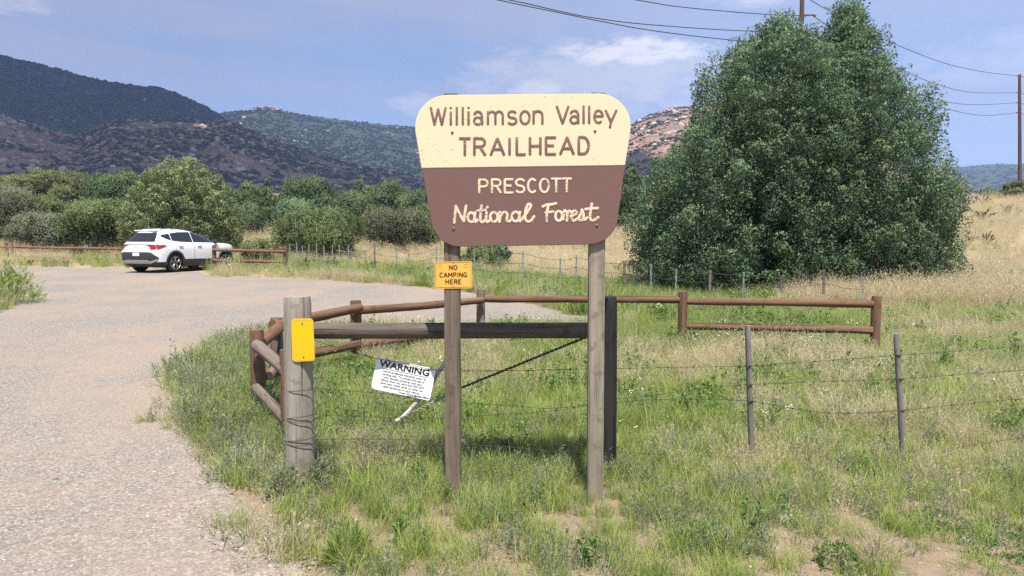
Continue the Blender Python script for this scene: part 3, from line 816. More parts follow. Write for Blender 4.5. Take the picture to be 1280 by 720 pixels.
M_ink = plain('black_print', (0.022, 0.024, 0.028), 0.5)
M_back = plain('bare_aluminium', (0.42, 0.43, 0.44), 0.4, 0.5, 0.9)
M_yel = paint('yellow_reflective', (0.83, 0.50, 0.006), (0.70, 0.50, 0.12), 0.60, 40, 0.4, 0.6, 0.28)
M_org = paint('amber_sign_face', (0.84, 0.45, 0.085), (0.70, 0.48, 0.2), 0.66, 40, 0.4, 0.6, 0.25)
M_orgink = plain('dark_brown_print', (0.075, 0.030, 0.012), 0.6)

# ------------------------------------------------------------------ the trailhead sign
YS = 4.5
def PS(u, v): return at(u, v, YS)
def inset(p, d=0.0): return Vector((p.x, p.y - d, p.z))
def round_poly(corners, rads, n=10):
    out = []; N = len(corners)
    for i in range(N):
        p = Vector(corners[i]); a = (Vector(corners[i - 1]) - p); b = (Vector(corners[(i + 1) % N]) - p); r = rads[i]
        if r <= 0: out.append(p); continue
        a.normalize(); b.normalize(); half = a.angle(b) / 2; tl = r / math.tan(half)
        p0, p1 = p + a * tl, p + b * tl; c = p + (a + b).normalized() * (r / math.sin(half))
        e0 = (p0 - c); ang_t = e0.angle(p1 - c)
        for k in range(n + 1):
            q = k / n; s = math.sin(ang_t)
            out.append(c + (e0 * math.sin((1 - q) * ang_t) + (p1 - c) * math.sin(q * ang_t)) / s)
    return out
px_m = (PS(641, 300) - PS(640, 300)).length
sx0 = PS(655, 620); 
sign = thing('trailhead_sign', 'large cream and brown routed wooden sign on two tall posts reading Williamson Valley Trailhead', 'sign', (PS(655, 600).x, YS + 0.06, 0))
SO = Vector(sign.location)
THK = 0.026
up_c = [PS(511.5, 119), PS(795.5, 116.5), PS(781.2, 206.6), PS(526.8, 210.2)]
lo_c = [PS(527.0, 211.2), PS(781.0, 207.6), PS(768.0, 305.0), PS(545.0, 309.0)]
T_ = Vector((0, THK, 0))
def board(name, corners, rads, m):
    ol = round_poly(corners, [r * px_m for r in rads])
    bm = bmesh.new(); fv = [bm.verts.new(p) for p in ol]; f = bm.faces.new(fv)
    r = bmesh.ops.extrude_face_region(bm, geom=[f]); 
    for e in r['geom']:
        if isinstance(e, bmesh.types.BMVert): e.co += T_
    bmesh.ops.recalc_face_normals(bm, faces=bm.faces)
    ed = [e for e in bm.edges if e.calc_face_angle(0) > 0.9]
    bmesh.ops.bevel(bm, geom=ed, offset=0.003, segments=2, affect='EDGES')
    me = bpy.data.meshes.new(name); bm.to_mesh(me); bm.free()
    for v in me.vertices: v.co -= SO
    return link(name, me, m, sign)
p_up = board('upper_panel', up_c, [40, 40, 0, 0], M_cream)
p_lo = board('lower_panel', lo_c, [0, 0, 36, 36], M_brown)
# pale batten showing in the joint between the two boards
mb = MB(); a, b = PS(528.5, 210.7), PS(779.5, 207.1)
mb.prism([a + Vector((0, .008, .005)), b + Vector((0, .008, .005)), b + Vector((0, .008, -.005)), a + Vector((0, .008, -.005))], (0, .012, 0))
mb.V = [v - SO for v in mb.V]; mb.build('joint_strip', M_edge, sign)
def lettering(name, spec, base, top, stroke, m, parent, face=YS, org=SO):
    P = lambda u, v: at(u, v, face - 0.0006)
    for g, u0, u1 in spec:                      # every routed letter is a piece of its own
        mb = MB(); letters(mb, [(g, u0, u1)], base, top, stroke, P, FRONT)
        mb.V = [v - org for v in mb.V]; mb.build('letter', m, parent, True)
bl = lambda v0, u0, k=-0.0108: (lambda u: v0 + (u - u0) * k)
lettering('lettering', [('W', 538.5, 557), ('i', 561, 566), ('l', 568.5, 573.5), ('l', 576, 581), ('i', 583.2, 588.2), ('a', 592.5, 602.6), ('m', 610, 628.5), ('s', 635, 645.5), ('o', 650.5, 662), ('n', 667, 678),
                        ('V', 696, 710.5), ('a', 713, 723), ('l', 727, 732), ('l', 734, 739), ('e', 742.8, 753.5), ('y', 757, 770.5)], bl(156.0, 547), bl(134.4, 547), 3.5, M_let_b, p_up)
lettering('lettering', [('T', 574.5, 587.6), ('R', 593, 606.5), ('A', 613.5, 630), ('I', 634.5, 639.5), ('L', 646, 656.5), ('H', 662.5, 675.5), ('E', 682.5, 694.5), ('A', 700.5, 717), ('D', 723.5, 735.8)],
          bl(193.8, 581), bl(173.0, 581), 4.0, M_let_b, p_up)
lettering('lettering', [('P', 599, 609.5), ('R', 615, 626), ('E', 631, 641), ('S', 645, 655.5), ('C', 660, 670.5), ('O', 675, 686), ('T', 689.5, 701), ('T', 702.8, 714)],
          bl(241.2, 604, -.012), bl(224.6, 604, -.012), 3.3, M_let_c, p_lo)
lettering('lettering', [('sN', 566, 583.5), ('sa', 584.5, 595.5), ('st', 596.5, 607), ('si', 605.5, 613), ('so', 612.5, 623.5), ('sn', 624, 638.5), ('sa', 639.5, 651.5), ('sl', 652, 667.5),
                        ('sF', 678.5, 695), ('so', 694, 704), ('sr', 703.5, 713.5), ('se', 713, 723.5), ('ss', 722.5, 733.5), ('st', 732, 747)],
          bl(278.2, 574, -.016), bl(257.5, 574, -.016), 3.8, M_let_c, p_lo)
for u, v in ((565.5, 165.5), (743.8, 163.8), (566.8, 286), (746, 282)):
    mb = MB(); p = PS(u, v) - SO
    mb.tube([p + Vector((0, .004, 0)), p + Vector((0, -.004, 0)), p + Vector((0, -.0065, 0))], [.0088, .0082, .004], 10)
    mb.build('bolt', M_bolt, p_up if v < 200 else p_lo, True)
def sq_post(name, u0, u1, vtop, Yf, dep, m, parent, lean=0.0, bottom=-0.35, org=SO):
    """sawn post with softened arrises, slight wander and split ends"""
    a, b = at(u0, 450, Yf), at(u1, 450, Yf); wd = b.x - a.x; ztop = at(u0, vtop, Yf).z
    bm = bmesh.new(); bmesh.ops.create_cube(bm, size=1.0)
    hgt = ztop - bottom
    for v in bm.verts: v.co = Vector((v.co.x * wd, v.co.y * dep, (v.co.z + .5) * hgt))
    bmesh.ops.subdivide_edges(bm, edges=[e for e in bm.edges if abs(e.verts[0].co.z - e.verts[1].co.z) > .1], cuts=24)
    bmesh.ops.bevel(bm, geom=[e for e in bm.edges if e.calc_face_angle(0) > 0.9], offset=0.007, segments=2, affect='EDGES')
    for v in bm.verts:
        q = v.co.z / hgt
        v.co.x += (mnoise.noise(Vector((0, 1.7, v.co.z * 1.6 + u0))) * 0.004 + mnoise.noise(v.co * 9 + Vector((u0, 0, 0))) * 0.0016) + lean * q
        v.co.y += mnoise.noise(Vector((v.co.x * 9, u0, v.co.z * 8))) * 0.0015
    me = bpy.data.meshes.new(name); bm.to_mesh(me); bm.free()
    me.polygons.foreach_set('use_smooth', [True] * len(me.polygons))
    try: me.set_sharp_from_angle(angle=R(35))
    except Exception: pass
    o = link(name, me, m, parent); o.location = Vector(((a.x + b.x) / 2 - lean / 2, Yf + dep / 2, bottom)) - (org if parent else Vector()); return o
sq_post('post', 555.5, 575.0, 116.4, YS + THK + .001, 0.09, M_post_l, sign)
sq_post('post', 736, 755.6, 115.2, YS + THK + .001, 0.09, M_post_r, sign)

# amber notice screwed to the left-hand post
YP = YS + THK - 0.003
def plate(name, corners, rads, m, Yf, thick, label, cat, ink_m=None):
    cs = [at(u, v, Yf) for u, v in corners]; o0 = sum(cs, Vector()) / 4
    root = thing(name, label, cat, o0)
    k = (at(641, 300, Yf) - at(640, 300, Yf)).length
    mb = MB(); mb.prism([p - o0 for p in round_poly(cs, [r * k for r in rads], 6)], (0, thick, 0))
    f = mb.build('plate', m, root); return root, f, o0
notice, face, NO_ = plate('camping_notice', [(543.4, 327.4), (589.7, 326.4), (590.4, 360.2), (543.6, 361.0)], [2.2] * 4, M_org, YP - .001, 0.0025,
                          'small amber NO CAMPING HERE notice on the left sign post', 'sign')
mb = MB(); yf = YP - .0012
P = lambda u, v: at(u, v, yf)
letters(mb, [('N', 561.8, 565.4), ('O', 567.2, 571.2)], lambda u: 337.0, lambda u: 331.8, 1.55, P, FRONT)
letters(mb, [('C', 549.8, 553.8), ('A', 555, 559), ('M', 560.6, 565), ('P', 567, 570), ('I', 571.3, 573.3), ('N', 574.5, 578), ('G', 579.6, 583.6)], lambda u: 346.3 - (u - 566) * .012, lambda u: 341.0 - (u - 566) * .012, 1.55, P, FRONT)
letters(mb, [('H', 557.2, 560.6), ('E', 563, 566), ('R', 568, 571.4), ('E', 573.2, 576)], lambda u: 354.8, lambda u: 349.6, 1.55, P, FRONT)
mb.V = [v - NO_ for v in mb.V]; mb.build('lettering', M_orgink, face)
mb = MB()
bo = [P(u, v) for u, v in ((544.7, 328.8), (588.5, 327.8), (589.1, 358.8), (544.9, 359.6), (544.7, 328.8))]
mb.tube(bo, 0.0018, 6, (FRONT, .3), cap=False)
for cu, cv_ in ((550.5, 333.3), (582.6, 332.4)):
    s_ = 1.9; sq = [P(cu - s_, cv_ - s_), P(cu + s_, cv_ - s_), P(cu + s_, cv_ + s_), P(cu - s_, cv_ + s_), P(cu - s_, cv_ - s_)]
    mb.tube(sq, 0.0011, 6, (FRONT, .3), cap=False); mb.tube([P(cu - .3, cv_), P(cu + .3, cv_)], 0.0025, 6, (FRONT, .3))
mb.V = [v - NO_ for v in mb.V]; mb.build('border', M_orgink, face)
for u, v in ((566.4, 329.4), (566.5, 358.0)):
    mb = MB(); p = at(u, v, YP) - NO_; mb.tube([p + Vector((0, .002, 0)), p + Vector((0, -.003, 0))], .0032, 8); mb.build('screw', M_bolt, notice)

# ------------------------------------------------------------------ wire fence with its braced corner
wf = thing('wire_fence', 'barbed wire fence with thick corner post, log brace rail and slender posts beside the sign', 'fence', (0, 5.0, 0))
WO = Vector(wf.location)
YB = 4.83                       # thick corner post
pb = at(376.5, 603, YB); zt = at(376.5, 370.5, YB).z
r_b = (at(394.5, 450, YB) - at(358.5, 450, YB)).length / 2
big_post = log((pb.x - .004, YB, -0.4), (pb.x + .003, YB, zt), r_b * 1.02, r_b * .93, 'corner_post', M_grey, wf, 3, 0.004, 26, 0.05, 0.035)
end_post = None
YE = 5.06
pe = at(756, 500, YE); ze = at(756, 371, YE).z; r_e = (at(771, 450, YE) - at(741, 450, YE)).length / 2
log((pe.x + .004, YE, -0.4), (pe.x, YE, ze), r_e, r_e * .97, 'brace_post', M_shaded, wf, 8, 0.004, 20, 0.05, 0.03)
ra, rb = at(388, 413.2, 4.86), at(741, 413.6, 4.99)
rr_ = (at(500, 403.2, 4.9) - at(500, 423.2, 4.9)).length / 2
log(ra, rb, rr_, rr_ * .98, 'brace_rail', M_brace, wf, 5, 0.012, 20, 0.06, 0.035)
for n_, (ut, vt, ub, vb, Yf) in enumerate(((934.5, 407, 940.5, 572, 5.15), (1120.3, 417, 1129.5, 574, 5.2))):
    a, b = at(ub, vb + 6, Yf), at(ut, vt, Yf)
    d = (a - b).normalized(); a = a + d * 0.4
    log(a, b, .0215, .020, 'post', M_stake, wf, 40 + n_, 0.01, 10, 0.05, 0.10)
def strand(pts, m=M_wire, r=0.0018, barbs=True, parent=wf, org=WO, seed=0, name='wire', seg=5):
    rnd = random.Random(seed); cp = catmull(pts, 8); mb = MB()
    mb.tube(cp, r, seg)
    if barbs:
        acc = 0
        for i in range(len(cp) - 1):
            acc += (cp[i + 1] - cp[i]).length
            if acc > 0.125:
                acc = 0; d = (cp[i + 1] - cp[i]).normalized()
                for k in range(2):
                    o_ = d.orthogonal().normalized(); o_.rotate(Matrix.Rotation(rnd.uniform(0, 6.28), 3, d))
                    mb.tube([cp[i] + o_ * .013 + d * .004, cp[i] - o_ * .013 - d * .004], r * .75, 4)
                mb.tube([cp[i] - d * .006, cp[i] + d * .006], r * 2.0, 5)
    mb.V = [Vector(v) - org for v in mb.V]
    return mb.build(name, m, parent)
def Yw(u): return float(np.interp(u, [376, 756, 937, 1124, 1300, 1700], [4.76, 4.98, 5.12, 5.175, 5.20, 5.3]))
def WP(*uv): return [at(u, v, Yw(u)) for u, v in uv]
strand([at(394, 426, 4.80), at(430, 437, 4.87), at(467, 447.5, 4.937), at(505, 454.2, 4.938), at(540.5, 462, 4.94), at(577, 463.5, 4.95), at(650, 463, 4.98), at(741, 461, 5.0)], seed=1)
strand(WP((393, 485), (430, 488), (500, 494), (576, 503), (640, 507), (686, 510.5), (741, 505)), seed=2)
strand(WP((393, 518.5), (475, 521.5), (555, 522.5), (600, 519.5), (660, 516), (700, 512), (741, 506.2)), seed=3)
strand(WP((393, 549), (470, 549), (555, 551), (576, 555), (650, 560), (741, 570)), seed=4)
strand(WP((771, 460.6), (857, 459), (934, 457.4), (1030, 451), (1123.5, 444), (1200, 438.5), (1290, 432), (1500, 418)), seed=5)
strand(WP((771, 499), (820, 493.5), (876, 486), (934, 481), (1030, 477), (1125.5, 473.5), (1210, 467.5), (1290, 462), (1500, 448)), seed=6)
strand(WP((771, 503), (820, 499.5), (880, 499), (935, 501.3), (985, 509.5), (1030, 516), (1080, 516), (1127, 513), (1200, 505.5), (1290, 497.5), (1500, 480)), seed=7)
strand(WP((771, 566), (860, 569), (940, 572), (1040, 574), (1132, 570.5), (1200, 559), (1290, 545.5), (1500, 520)), seed=8)
# wire wraps on the thick post and staples round the slender posts
for v, tl in ((485.5, .012), (519, .02), (521.5, -.008), (547, .016), (550.5, -.004), (588, .02)):
    p = at(376.5, v, YB); rr2 = r_b * 1.045
    pts = [Vector((p.x + rr2 * math.cos(a), YB + rr2 * math.sin(a), p.z - 0.006 + tl * math.cos(a + .8))) for a in np.linspace(2.9, 6.6, 22)]
    strand(pts, r=0.0023, barbs=False, name='wire_wrap')
for u, v, Yf, rd in ((934.6, 457.5, 5.15, .026), (936, 481, 5.15, .026), (937, 501.2, 5.15, .026), (1122, 444, 5.2, .026), (1124.8, 473.5, 5.2, .026), (1127, 513, 5.2, .026)):
    p = at(u, v, Yf)
    for dz in (0, .006):
        strand([Vector((p.x + rd * math.cos(a), Yf + rd * math.sin(a), p.z + dz)) for a in np.linspace(3.0, 6.5, 12)], r=0.002, barbs=False, name='wire_tie')
# twisted diagonal brace wire and the branch that tightens it
def twist(a, b, r, name, n=60, seed=0, mt=M_wire):
    a, b = Vector(a), Vector(b); d = (b - a).normalized(); s1 = d.orthogonal().normalized(); s2 = d.cross(s1); mb = MB()
    for ph in (0, math.pi):
        mb.tube([a.lerp(b, i / n) + (s1 * math.cos(i * 1.1 + ph) + s2 * math.sin(i * 1.1 + ph)) * r * 1.15 for i in range(n + 1)], r, 5)
    mb.V = [v - WO for v in mb.V]; return mb.build(name, mt, wf, True)
twist(at(741, 418, 5.0), at(577, 484.6, 4.95), .0048, 'brace_wire', 90)
twist(at(577, 484.6, 4.95), at(497, 525, 4.89), .0045, 'brace_wire', 50, 0, M_grey)
twist(at(497, 525, 4.89), at(392, 577, 4.74), .0026, 'brace_wire', 70, 0, M_redgrey)
br = catmull([at(559, 452, 4.975), at(548, 465, 4.985), at(540, 478, 4.985), at(531, 490, 4.98), at(518, 506, 4.96), at(505, 520, 4.92), at(494, 527, 4.88)], 6)
mb = MB(); nb = len(br)
mb.tube(br, [0.0175 * (1 - .35 * abs(i / nb - .3)) * (1 + .22 * mnoise.noise(Vector((i * .5, 0, 0)))) for i in range(nb)], 9); mb.V = [v - WO for v in mb.V]
mb.build('brace_stick', M_stick, wf, True)

# yellow marker on the thick post
Yy = YB - r_b - 0.004
yp, yf_, yo = plate('reflector_plate', [(364.2, 398.4), (391.4, 398.0), (393.6, 450.8), (365.6, 452.4)], [4.5] * 4, M_yel, Yy, 0.003, 'blank yellow plate with rounded corners on the thick grey post', 'marker plate')
mb = MB(); k_ = (at(641, 300, Yy) - at(640, 300, Yy)).length
mb.tube([p - yo + Vector((0, -.0006, 0)) for p in round_poly([at(u, v, Yy) for u, v in ((366, 400.2), (389.8, 399.8), (391.8, 449.2), (367.3, 450.6))], [3.4 * k_] * 4, 6) + [round_poly([at(u, v, Yy) for u, v in ((366, 400.2), (389.8, 399.8), (391.8, 449.2), (367.3, 450.6))], [3.4 * k_] * 4, 6)[0]]], .0016, 6, (FRONT, .35), cap=False)
mb.build('border', M_org, yf_)
for u, v in ((377.8, 404.5), (379.6, 446)):
    mb = MB(); p = at(u, v, Yy) - yo; mb.tube([p + Vector((0, .002, 0)), p + Vector((0, -.004, 0))], .0045, 8); mb.build('screw', M_bolt, yp)

# white WARNING notice hanging from the top wire
WY = 4.945
wc = at(504.3, 473.5, WY)
kx = (at(641, 470, WY) - at(640, 470, WY)).length
warn = thing('warning_sign', 'white WARNING notice hanging askew on the barbed wire below the log rail', 'sign', wc)
warn.rotation_euler = (R(-3), R(11.6), R(-2))
Wd, Hd = 75.5 * kx, 40.5 * kx
mb = MB()
mb.prism(round_poly([Vector((-Wd / 2, 0, Hd / 2)), Vector((Wd / 2, 0, Hd / 2)), Vector((Wd / 2, 0, -Hd / 2)), Vector((-Wd / 2, 0, -Hd / 2))], [2.6 * kx, 1.5 * kx, 2.6 * kx, 5 * kx], 6), (0, .002, 0))
wface = mb.build('plate', M_white, warn)
def text_mesh(name, body, size, cx, cz, m, parent, bold=0.0, align='CENTER', y=-0.0012, shear=0, sx=1.0):
    cu = bpy.data.curves.new(name, 'FONT'); cu.body = body; cu.size = size; cu.align_x = align; cu.align_y = 'CENTER'
    cu.offset = bold; cu.extrude = 0.0005; cu.resolution_u = 3; cu.shear = shear
    ob = bpy.data.objects.new(name, cu); C.objects.link(ob)
    bpy.context.view_layer.update(); dg = bpy.context.evaluated_depsgraph_get()
    me = bpy.data.meshes.new_from_object(ob.evaluated_get(dg)); bpy.data.objects.remove(ob)
    rot = Matrix.Rotation(math.pi / 2, 4, 'X'); me.transform(Matrix.Translation((cx, y, cz)) @ rot @ Matrix.Diagonal((sx, 1, 1, 1)))
    me.name = name; me.materials.clear(); return link(name, me, m, parent)
text_mesh('heading', 'WARNING', 11.2 * kx, -1 * kx, 13.0 * kx, M_ink, wface, 0.32 * kx, sx=1.17)
LN = ["Vehicle burglaries frequently occur at", "parking lots.  To prevent the loss of", "your valuable property, lock your", "vehicle when you leave and DO NOT", "leave cash, credit cards, or other val-", "uable equipment in your vehicle."]
for i, s_ in enumerate(LN):
    text_mesh('body_text', s_, 3.65 * kx, 0, (4.6 - i * 3.75) * kx, M_ink, wface, 0.02 * kx)
text_mesh('body_text', "- Yavapai County Sheriff's Office", 3.0 * kx, 34.5 * kx, -17.6 * kx, M_ink, wface, 0.01 * kx, 'RIGHT', shear=.2)
mb = MB(); mb.box((-1 * kx, -.0009, 7.6 * kx), (60 * kx, .0008, .45 * kx)); mb.build('rule', M_ink, wface)
for sx_, sz_ in ((-.34, .5), (.42, .5)):
    mb = MB(); c0 = Vector((sx_ * Wd, 0, sz_ * Hd - .004)); mb.tube([c0 + Vector((.005 * math.cos(a), .006 * math.sin(a), .007 + .008 * math.sin(a * 1.0))) for a in np.linspace(0, 6.28, 14)], .0012, 5)
    mb.build('hanger', M_wire, warn)

# ------------------------------------------------------------------ log fence round the gravel
lf = thing('log_fence', 'low brown log rail fence zigzagging from the corner post past the sign', 'fence', (0.5, 9.0, 0))
LO = Vector(lf.location)
def lpost(u, v, Y, w_px, m=M_red, seed=0, top_cut=0.0, dz=-0.3):
    p = at(u, v, Y); r = (at(u + w_px / 2, v, Y) - p).length
    rnd = random.Random(seed)
    return log((p.x + rnd.uniform(-.01, .01), Y, float(H(p.x, Y)) + dz), p, r * 1.03, r * .97, 'post', m, lf, seed, 0.004, 16, 0.06, 0.035), p
def lrail(a, b, r0, r1, m=M_red, seed=0, bend=0.03): return log(a, b, r0, r1, 'rail', m, lf, seed, bend, 14, 0.08, 0.11)
Yc, Ya, Yb, Yd, Ye, Yf_, Yg = 5.75, 6.75, 7.3, 9.1, 10.9, 10.5, 9.8
lpost(355.8, 437, Yc, 12.5, M_red, 1); lpost(320.8, 412, Ya, 18, M_red, 2); lpost(345.6, 397, Yb, 15.5, M_redgrey, 3)
lpost(444.8, 375.6, Yd, 14.5, M_red, 4); lpost(600.8, 361.8, Ye, 11, M_redgrey, 5); lpost(853.6, 364.5, Yf_, 11.6, M_red, 6); lpost(1095.8, 370, Yg, 12.0, M_red, 7)
lrail(at(321, 432, Ya - .12), at(357, 463, Yc - .02), .058, .052, M_redgrey, 11)
lrail(at(320, 486, Ya - .12), at(360, 527, Yc - .02), .055, .05, M_redgrey, 12)
lrail(at(327, 428, Ya + .0), at(354, 404.5, Yb - .1), .056, .052, M_red, 13)
lrail(at(336, 470, Ya + .05), at(352, 444, Yb - .1), .05, .05, M_redgrey, 14)
lrail(at(341, 407, Yb - .1), at(450, 385, Yd - .12), .058, .055, M_red, 15, .02)
lrail(at(341, 452, Yb - .1), at(450, 429.5, Yd - .12), .052, .05, M_red, 16, .02)
lrail(at(441, 388.8, Yd - .1), at(603, 375.4, Ye - .1), .055, .050, M_red, 17, .03)
lrail(at(441, 432, Yd - .1), at(603, 410, Ye - .1), .05, .048, M_red, 18, .03)
lrail(at(606, 373.2, Ye), at(850, 376.2, Yf_ - .02), .052, .052, M_red, 19, .04)
lrail(at(858, 376.6, Yf_), at(1092, 380.6, Yg - .02), .052, .054, M_red, 20, .02)
lrail(at(859, 407.6, Yf_), at(1091, 412.4, Yg - .02), .052, .052, M_red, 21, .02)

# far log fence along the lot
def far_fence(name, label, posts, rails, r_post=.085, r_rail=.062, org=None):
    o0 = on(posts[0][0], posts[0][2]); root = thing(name, label, 'fence', o0)
    for i, (u, v, Y) in enumerate(posts):
        p = at(u, v, Y); g = float(H(p.x, Y)); log((p.x, Y, g - .3), p, r_post, r_post * .96, 'post', M_red, root, 60 + i, 0.004, 10, 0.15, 0.03)
    for i, (a, b) in enumerate(rails): log(a, b, r_rail, r_rail * .95, 'rail', M_red, root, 80 + i, 0.02, 10, 0.2, 0.05)
    return root
A = [(8, 303.5, 35.5), (90.5, 305.2, 34.6), (178, 307, 33.6)]
far_fence('log_fence', 'far brown log rail fence in front of the brush left of the white car', [(-70, 303, 36.2)] + A,
          [(at(u0, v0 + dv, y0 - .05), at(u1, v1 + dv, y1 - .05)) for (u0, v0, y0), (u1, v1, y1) in zip([(-70, 303, 36.2)] + A[:-1], A) for dv in (5.0, 17.2)])
mb = None
Bp = [(267.5, 306.2, 28.9), (356.6, 307.6, 28.2)]
far_fence('log_fence', 'short brown log rail fence crossing in front of the white car nose', Bp,
          [(at(266, 312.2, 28.8), at(357, 314.5, 28.1)), (at(266, 325.2, 28.8), at(357, 327.5, 28.1))])
pp = at(14, 303.2, 34.9); lg = thing('fence_post', 'odd single log post standing against the far log fence end', 'post', (pp.x, 34.9, float(H(pp.x, 34.9))))
log((pp.x, 34.9, float(H(pp.x, 34.9)) - .3), pp, .07, .066, 'post', M_redgrey, lg, 99, 0.004, 10, 0.15, 0.03)

# far wire fence on thin steel posts, from behind the car to under the big juniper
fw = thing('wire_fence', 'far thin wire fence on slender steel posts running to the big juniper', 'fence', (0, 22, 0))
FO = Vector(fw.location)
FP = [(362, 306, 333, 30.5), (370.5, 303, 333, 30.2), (378, 307, 333, 30), (386, 305, 333, 29.7), (395.5, 304.5, 333, 29.4), (404.7, 307, 334, 29.1), (415.5, 306.5, 334, 28.8), (424, 305.8, 334, 28.5), (435.5, 306.2, 335, 28.2), (446, 310, 336, 27.9), (456.5, 312, 337, 27.6),
      (467.8, 303.5, 338, 27.2), (495.5, 308, 340, 26.2), (511, 316, 341, 25.6), (546, 308.5, 343, 24.4),
      (593, 311, 347, 23), (654, 314, 352, 21.3), (700.5, 322, 362, 20.2), (720.6, 319, 366, 19.8), (780.5, 327, 372, 18.4), (813.8, 330, 374, 17.8), (845.5, 336, 376, 17.3), (888, 338, 378, 16.8), (930, 340, 380, 16.4), (978, 344, 383, 16), (1030, 337, 386, 15.6), (1079.5, 346, 389, 15.2)]
tops = []
rnd = random.Random(4)
for i, (u, v, vb_, Y) in enumerate(FP):
    p = at(u, v, Y); g = float(H(p.x, Y)); mb = MB(); wood_ = u in (467.8, 780.5, 888, 1030, 978)
    lean = rnd.uniform(-.03, .03) + (.05 if u in (546, 654) else 0)
    if wood_: mb.tube([(p.x - lean, Y, g - .2), (p.x - lean * .5, Y, (g + p.z) / 2), (p.x, Y, p.z)], [.036, .033, .03], 8)
    else:
        for dx, dy, w_, d_ in ((0, 0, .038, .008), (0, .016, .008, .03)):
            mb.prism([Vector((p.x - lean + dx - w_ / 2, Y + dy - d_ / 2, g - .2)), Vector((p.x - lean + dx + w_ / 2, Y + dy - d_ / 2, g - .2)), Vector((p.x - lean + dx + w_ / 2, Y + dy + d_ / 2, g - .2)), Vector((p.x - lean + dx - w_ / 2, Y + dy + d_ / 2, g - .2))], (lean, 0, p.z - g + .2))
    mb.V = [Vector(q) - FO for q in mb.V]; mb.build('post', M_redgrey if wood_ else M_steel, fw)
    tops.append((p.x, Y, g, p.z))
for k, f in enumerate((.93, .66, .40)):
    pts = [Vector((x, Y - .03, g + (z - g) * f)) for x, Y, g, z in tops]
    P2 = []
    for a, b in zip(pts[:-1], pts[1:]):
        P2 += [a, a.lerp(b, .5) - Vector((0, 0, .02 + .012 * (a - b).length))]
    strand(P2 + [pts[-1]], r=.0055, barbs=False, parent=fw, org=FO, seed=k, seg=4)
#==PART4==
# ------------------------------------------------------------------ the white car, parked nose to the far fence
M_carw = plain('white_car_paint', (0.80, 0.81, 0.82), 0.22, 0.5, 0, 0.8, var=0.01)
M_clad = plain('grey_plastic_cladding', (0.040, 0.042, 0.046), 0.6, 0.35)
M_glass = plain('tinted_window', (0.012, 0.016, 0.022), 0.05, 0.8, var=0.02)
M_tyre = plain('tyre_rubber', (0.024, 0.024, 0.025), 0.85, 0.2)
M_rimd = plain('black_wheel', (0.03, 0.03, 0.032), 0.35, 0.5)
M_alloy = plain('machined_alloy', (0.55, 0.56, 0.57), 0.25, 0.5, 0.9)
M_red_l = plain('red_tail_lamp', (0.30, 0.012, 0.018), 0.12, 0.6)
M_silver = plain('silver_trim', (0.50, 0.50, 0.50), 0.35, 0.5, 0.7)
M_plate = plain('number_plate', (0.72, 0.74, 0.76), 0.5)
M_lamp = plain('clear_lamp', (0.6, 0.62, 0.65), 0.1, 0.7)
LAY = [(.22, -2.00, 2.10, .84, .34, .5), (.30, -2.20, 2.24, .90, .36, .55), (.42, -2.29, 2.31, .918, .36, .6), (.55, -2.32, 2.33, .925, .36, .62), (.70, -2.33, 2.33, .932, .36, .62),
       (.82, -2.31, 2.31, .932, .36, .62), (.92, -2.285, 2.26, .926, .36, .60), (1.00, -2.26, 2.17, .912, .37, .60), (1.05, -2.245, 1.95, .895, .38, .6), (1.09, -2.23, 1.45, .878, .38, .55),
       (1.13, -2.205, 1.10, .858, .40, .45), (1.20, -2.15, .93, .828, .42, .45), (1.32, -2.05, .68, .775, .44, .45), (1.44, -1.95, .40, .718, .46, .45), (1.53, -1.89, .12, .668, .46, .45),
       (1.59, -1.86, -.12, .61, .48, .45), (1.63, -1.78, -.36, .53, .48, .42), (1.655, -1.55, -.62, .40, .4, .35)]
LZ = [l[0] for l in LAY]
def lay(z): return [float(np.interp(z, LZ, [l[i] for l in LAY])) for i in range(1, 6)]
def sideW(x, z):
    xr, xf, hw, rc, fc = lay(z); k = hw
    if x < xr + rc * 1.3:
        q = min(1, max(0, (xr + rc * 1.3 - x) / (rc * 1.3))); k = hw - rc + rc * math.sqrt(max(0, 1 - q ** 2.4))
    if x > xf - fc * 1.6:
        q = min(1, max(0, (x - xf + fc * 1.6) / (fc * 1.6))); k = min(k, hw - fc + fc * math.sqrt(max(0, 1 - q ** 2.2)))
    return k
def rearX(y, z):
    xr, xf, hw, rc, fc = lay(z); a = abs(y)
    if a <= hw - rc: return xr + 0.02 * (a / hw) ** 2
    q = min(1, (a - hw + rc) / rc); return xr + 0.02 * (a / hw) ** 2 + rc * 1.3 * (1 - (max(0, 1 - q * q)) ** (1 / 2.4))
def frontX(y, z):
    xr, xf, hw, rc, fc = lay(z); a = abs(y)
    if a <= hw - fc: return xf
    q = min(1, (a - hw + fc) / fc); return xf - fc * 1.6 * (1 - max(0, 1 - q * q) ** (1 / 2.2))
def outline(z, nside=66):
    xr, xf, hw, rc, fc = lay(z); pts = []
    for q in np.linspace(0, 1, 8): pts.append((rearX((hw - rc) * q, z), (hw - rc) * q))
    for q in np.linspace(.12, 1, 9): y = hw - rc + rc * math.sin(q * math.pi / 2); pts.append((rearX(y, z), y))
    x0, x1 = pts[-1][0], xf - fc * 1.6
    for q in np.linspace(0, 1, nside)[1:]: pts.append((x0 + (x1 - x0) * q, sideW(x0 + (x1 - x0) * q, z)))
    for q in np.linspace(.12, 1, 9): y = hw - fc + fc * math.cos(q * math.pi / 2); pts.append((frontX(y, z), y))
    for q in np.linspace(1, 0, 6)[1:]: pts.append((xf, (hw - fc) * q))
    return pts
WX = (-1.365, 1.39); WR = 0.365; AR = 0.425
car_p = on(229, 29.6); CAR_A = R(71)
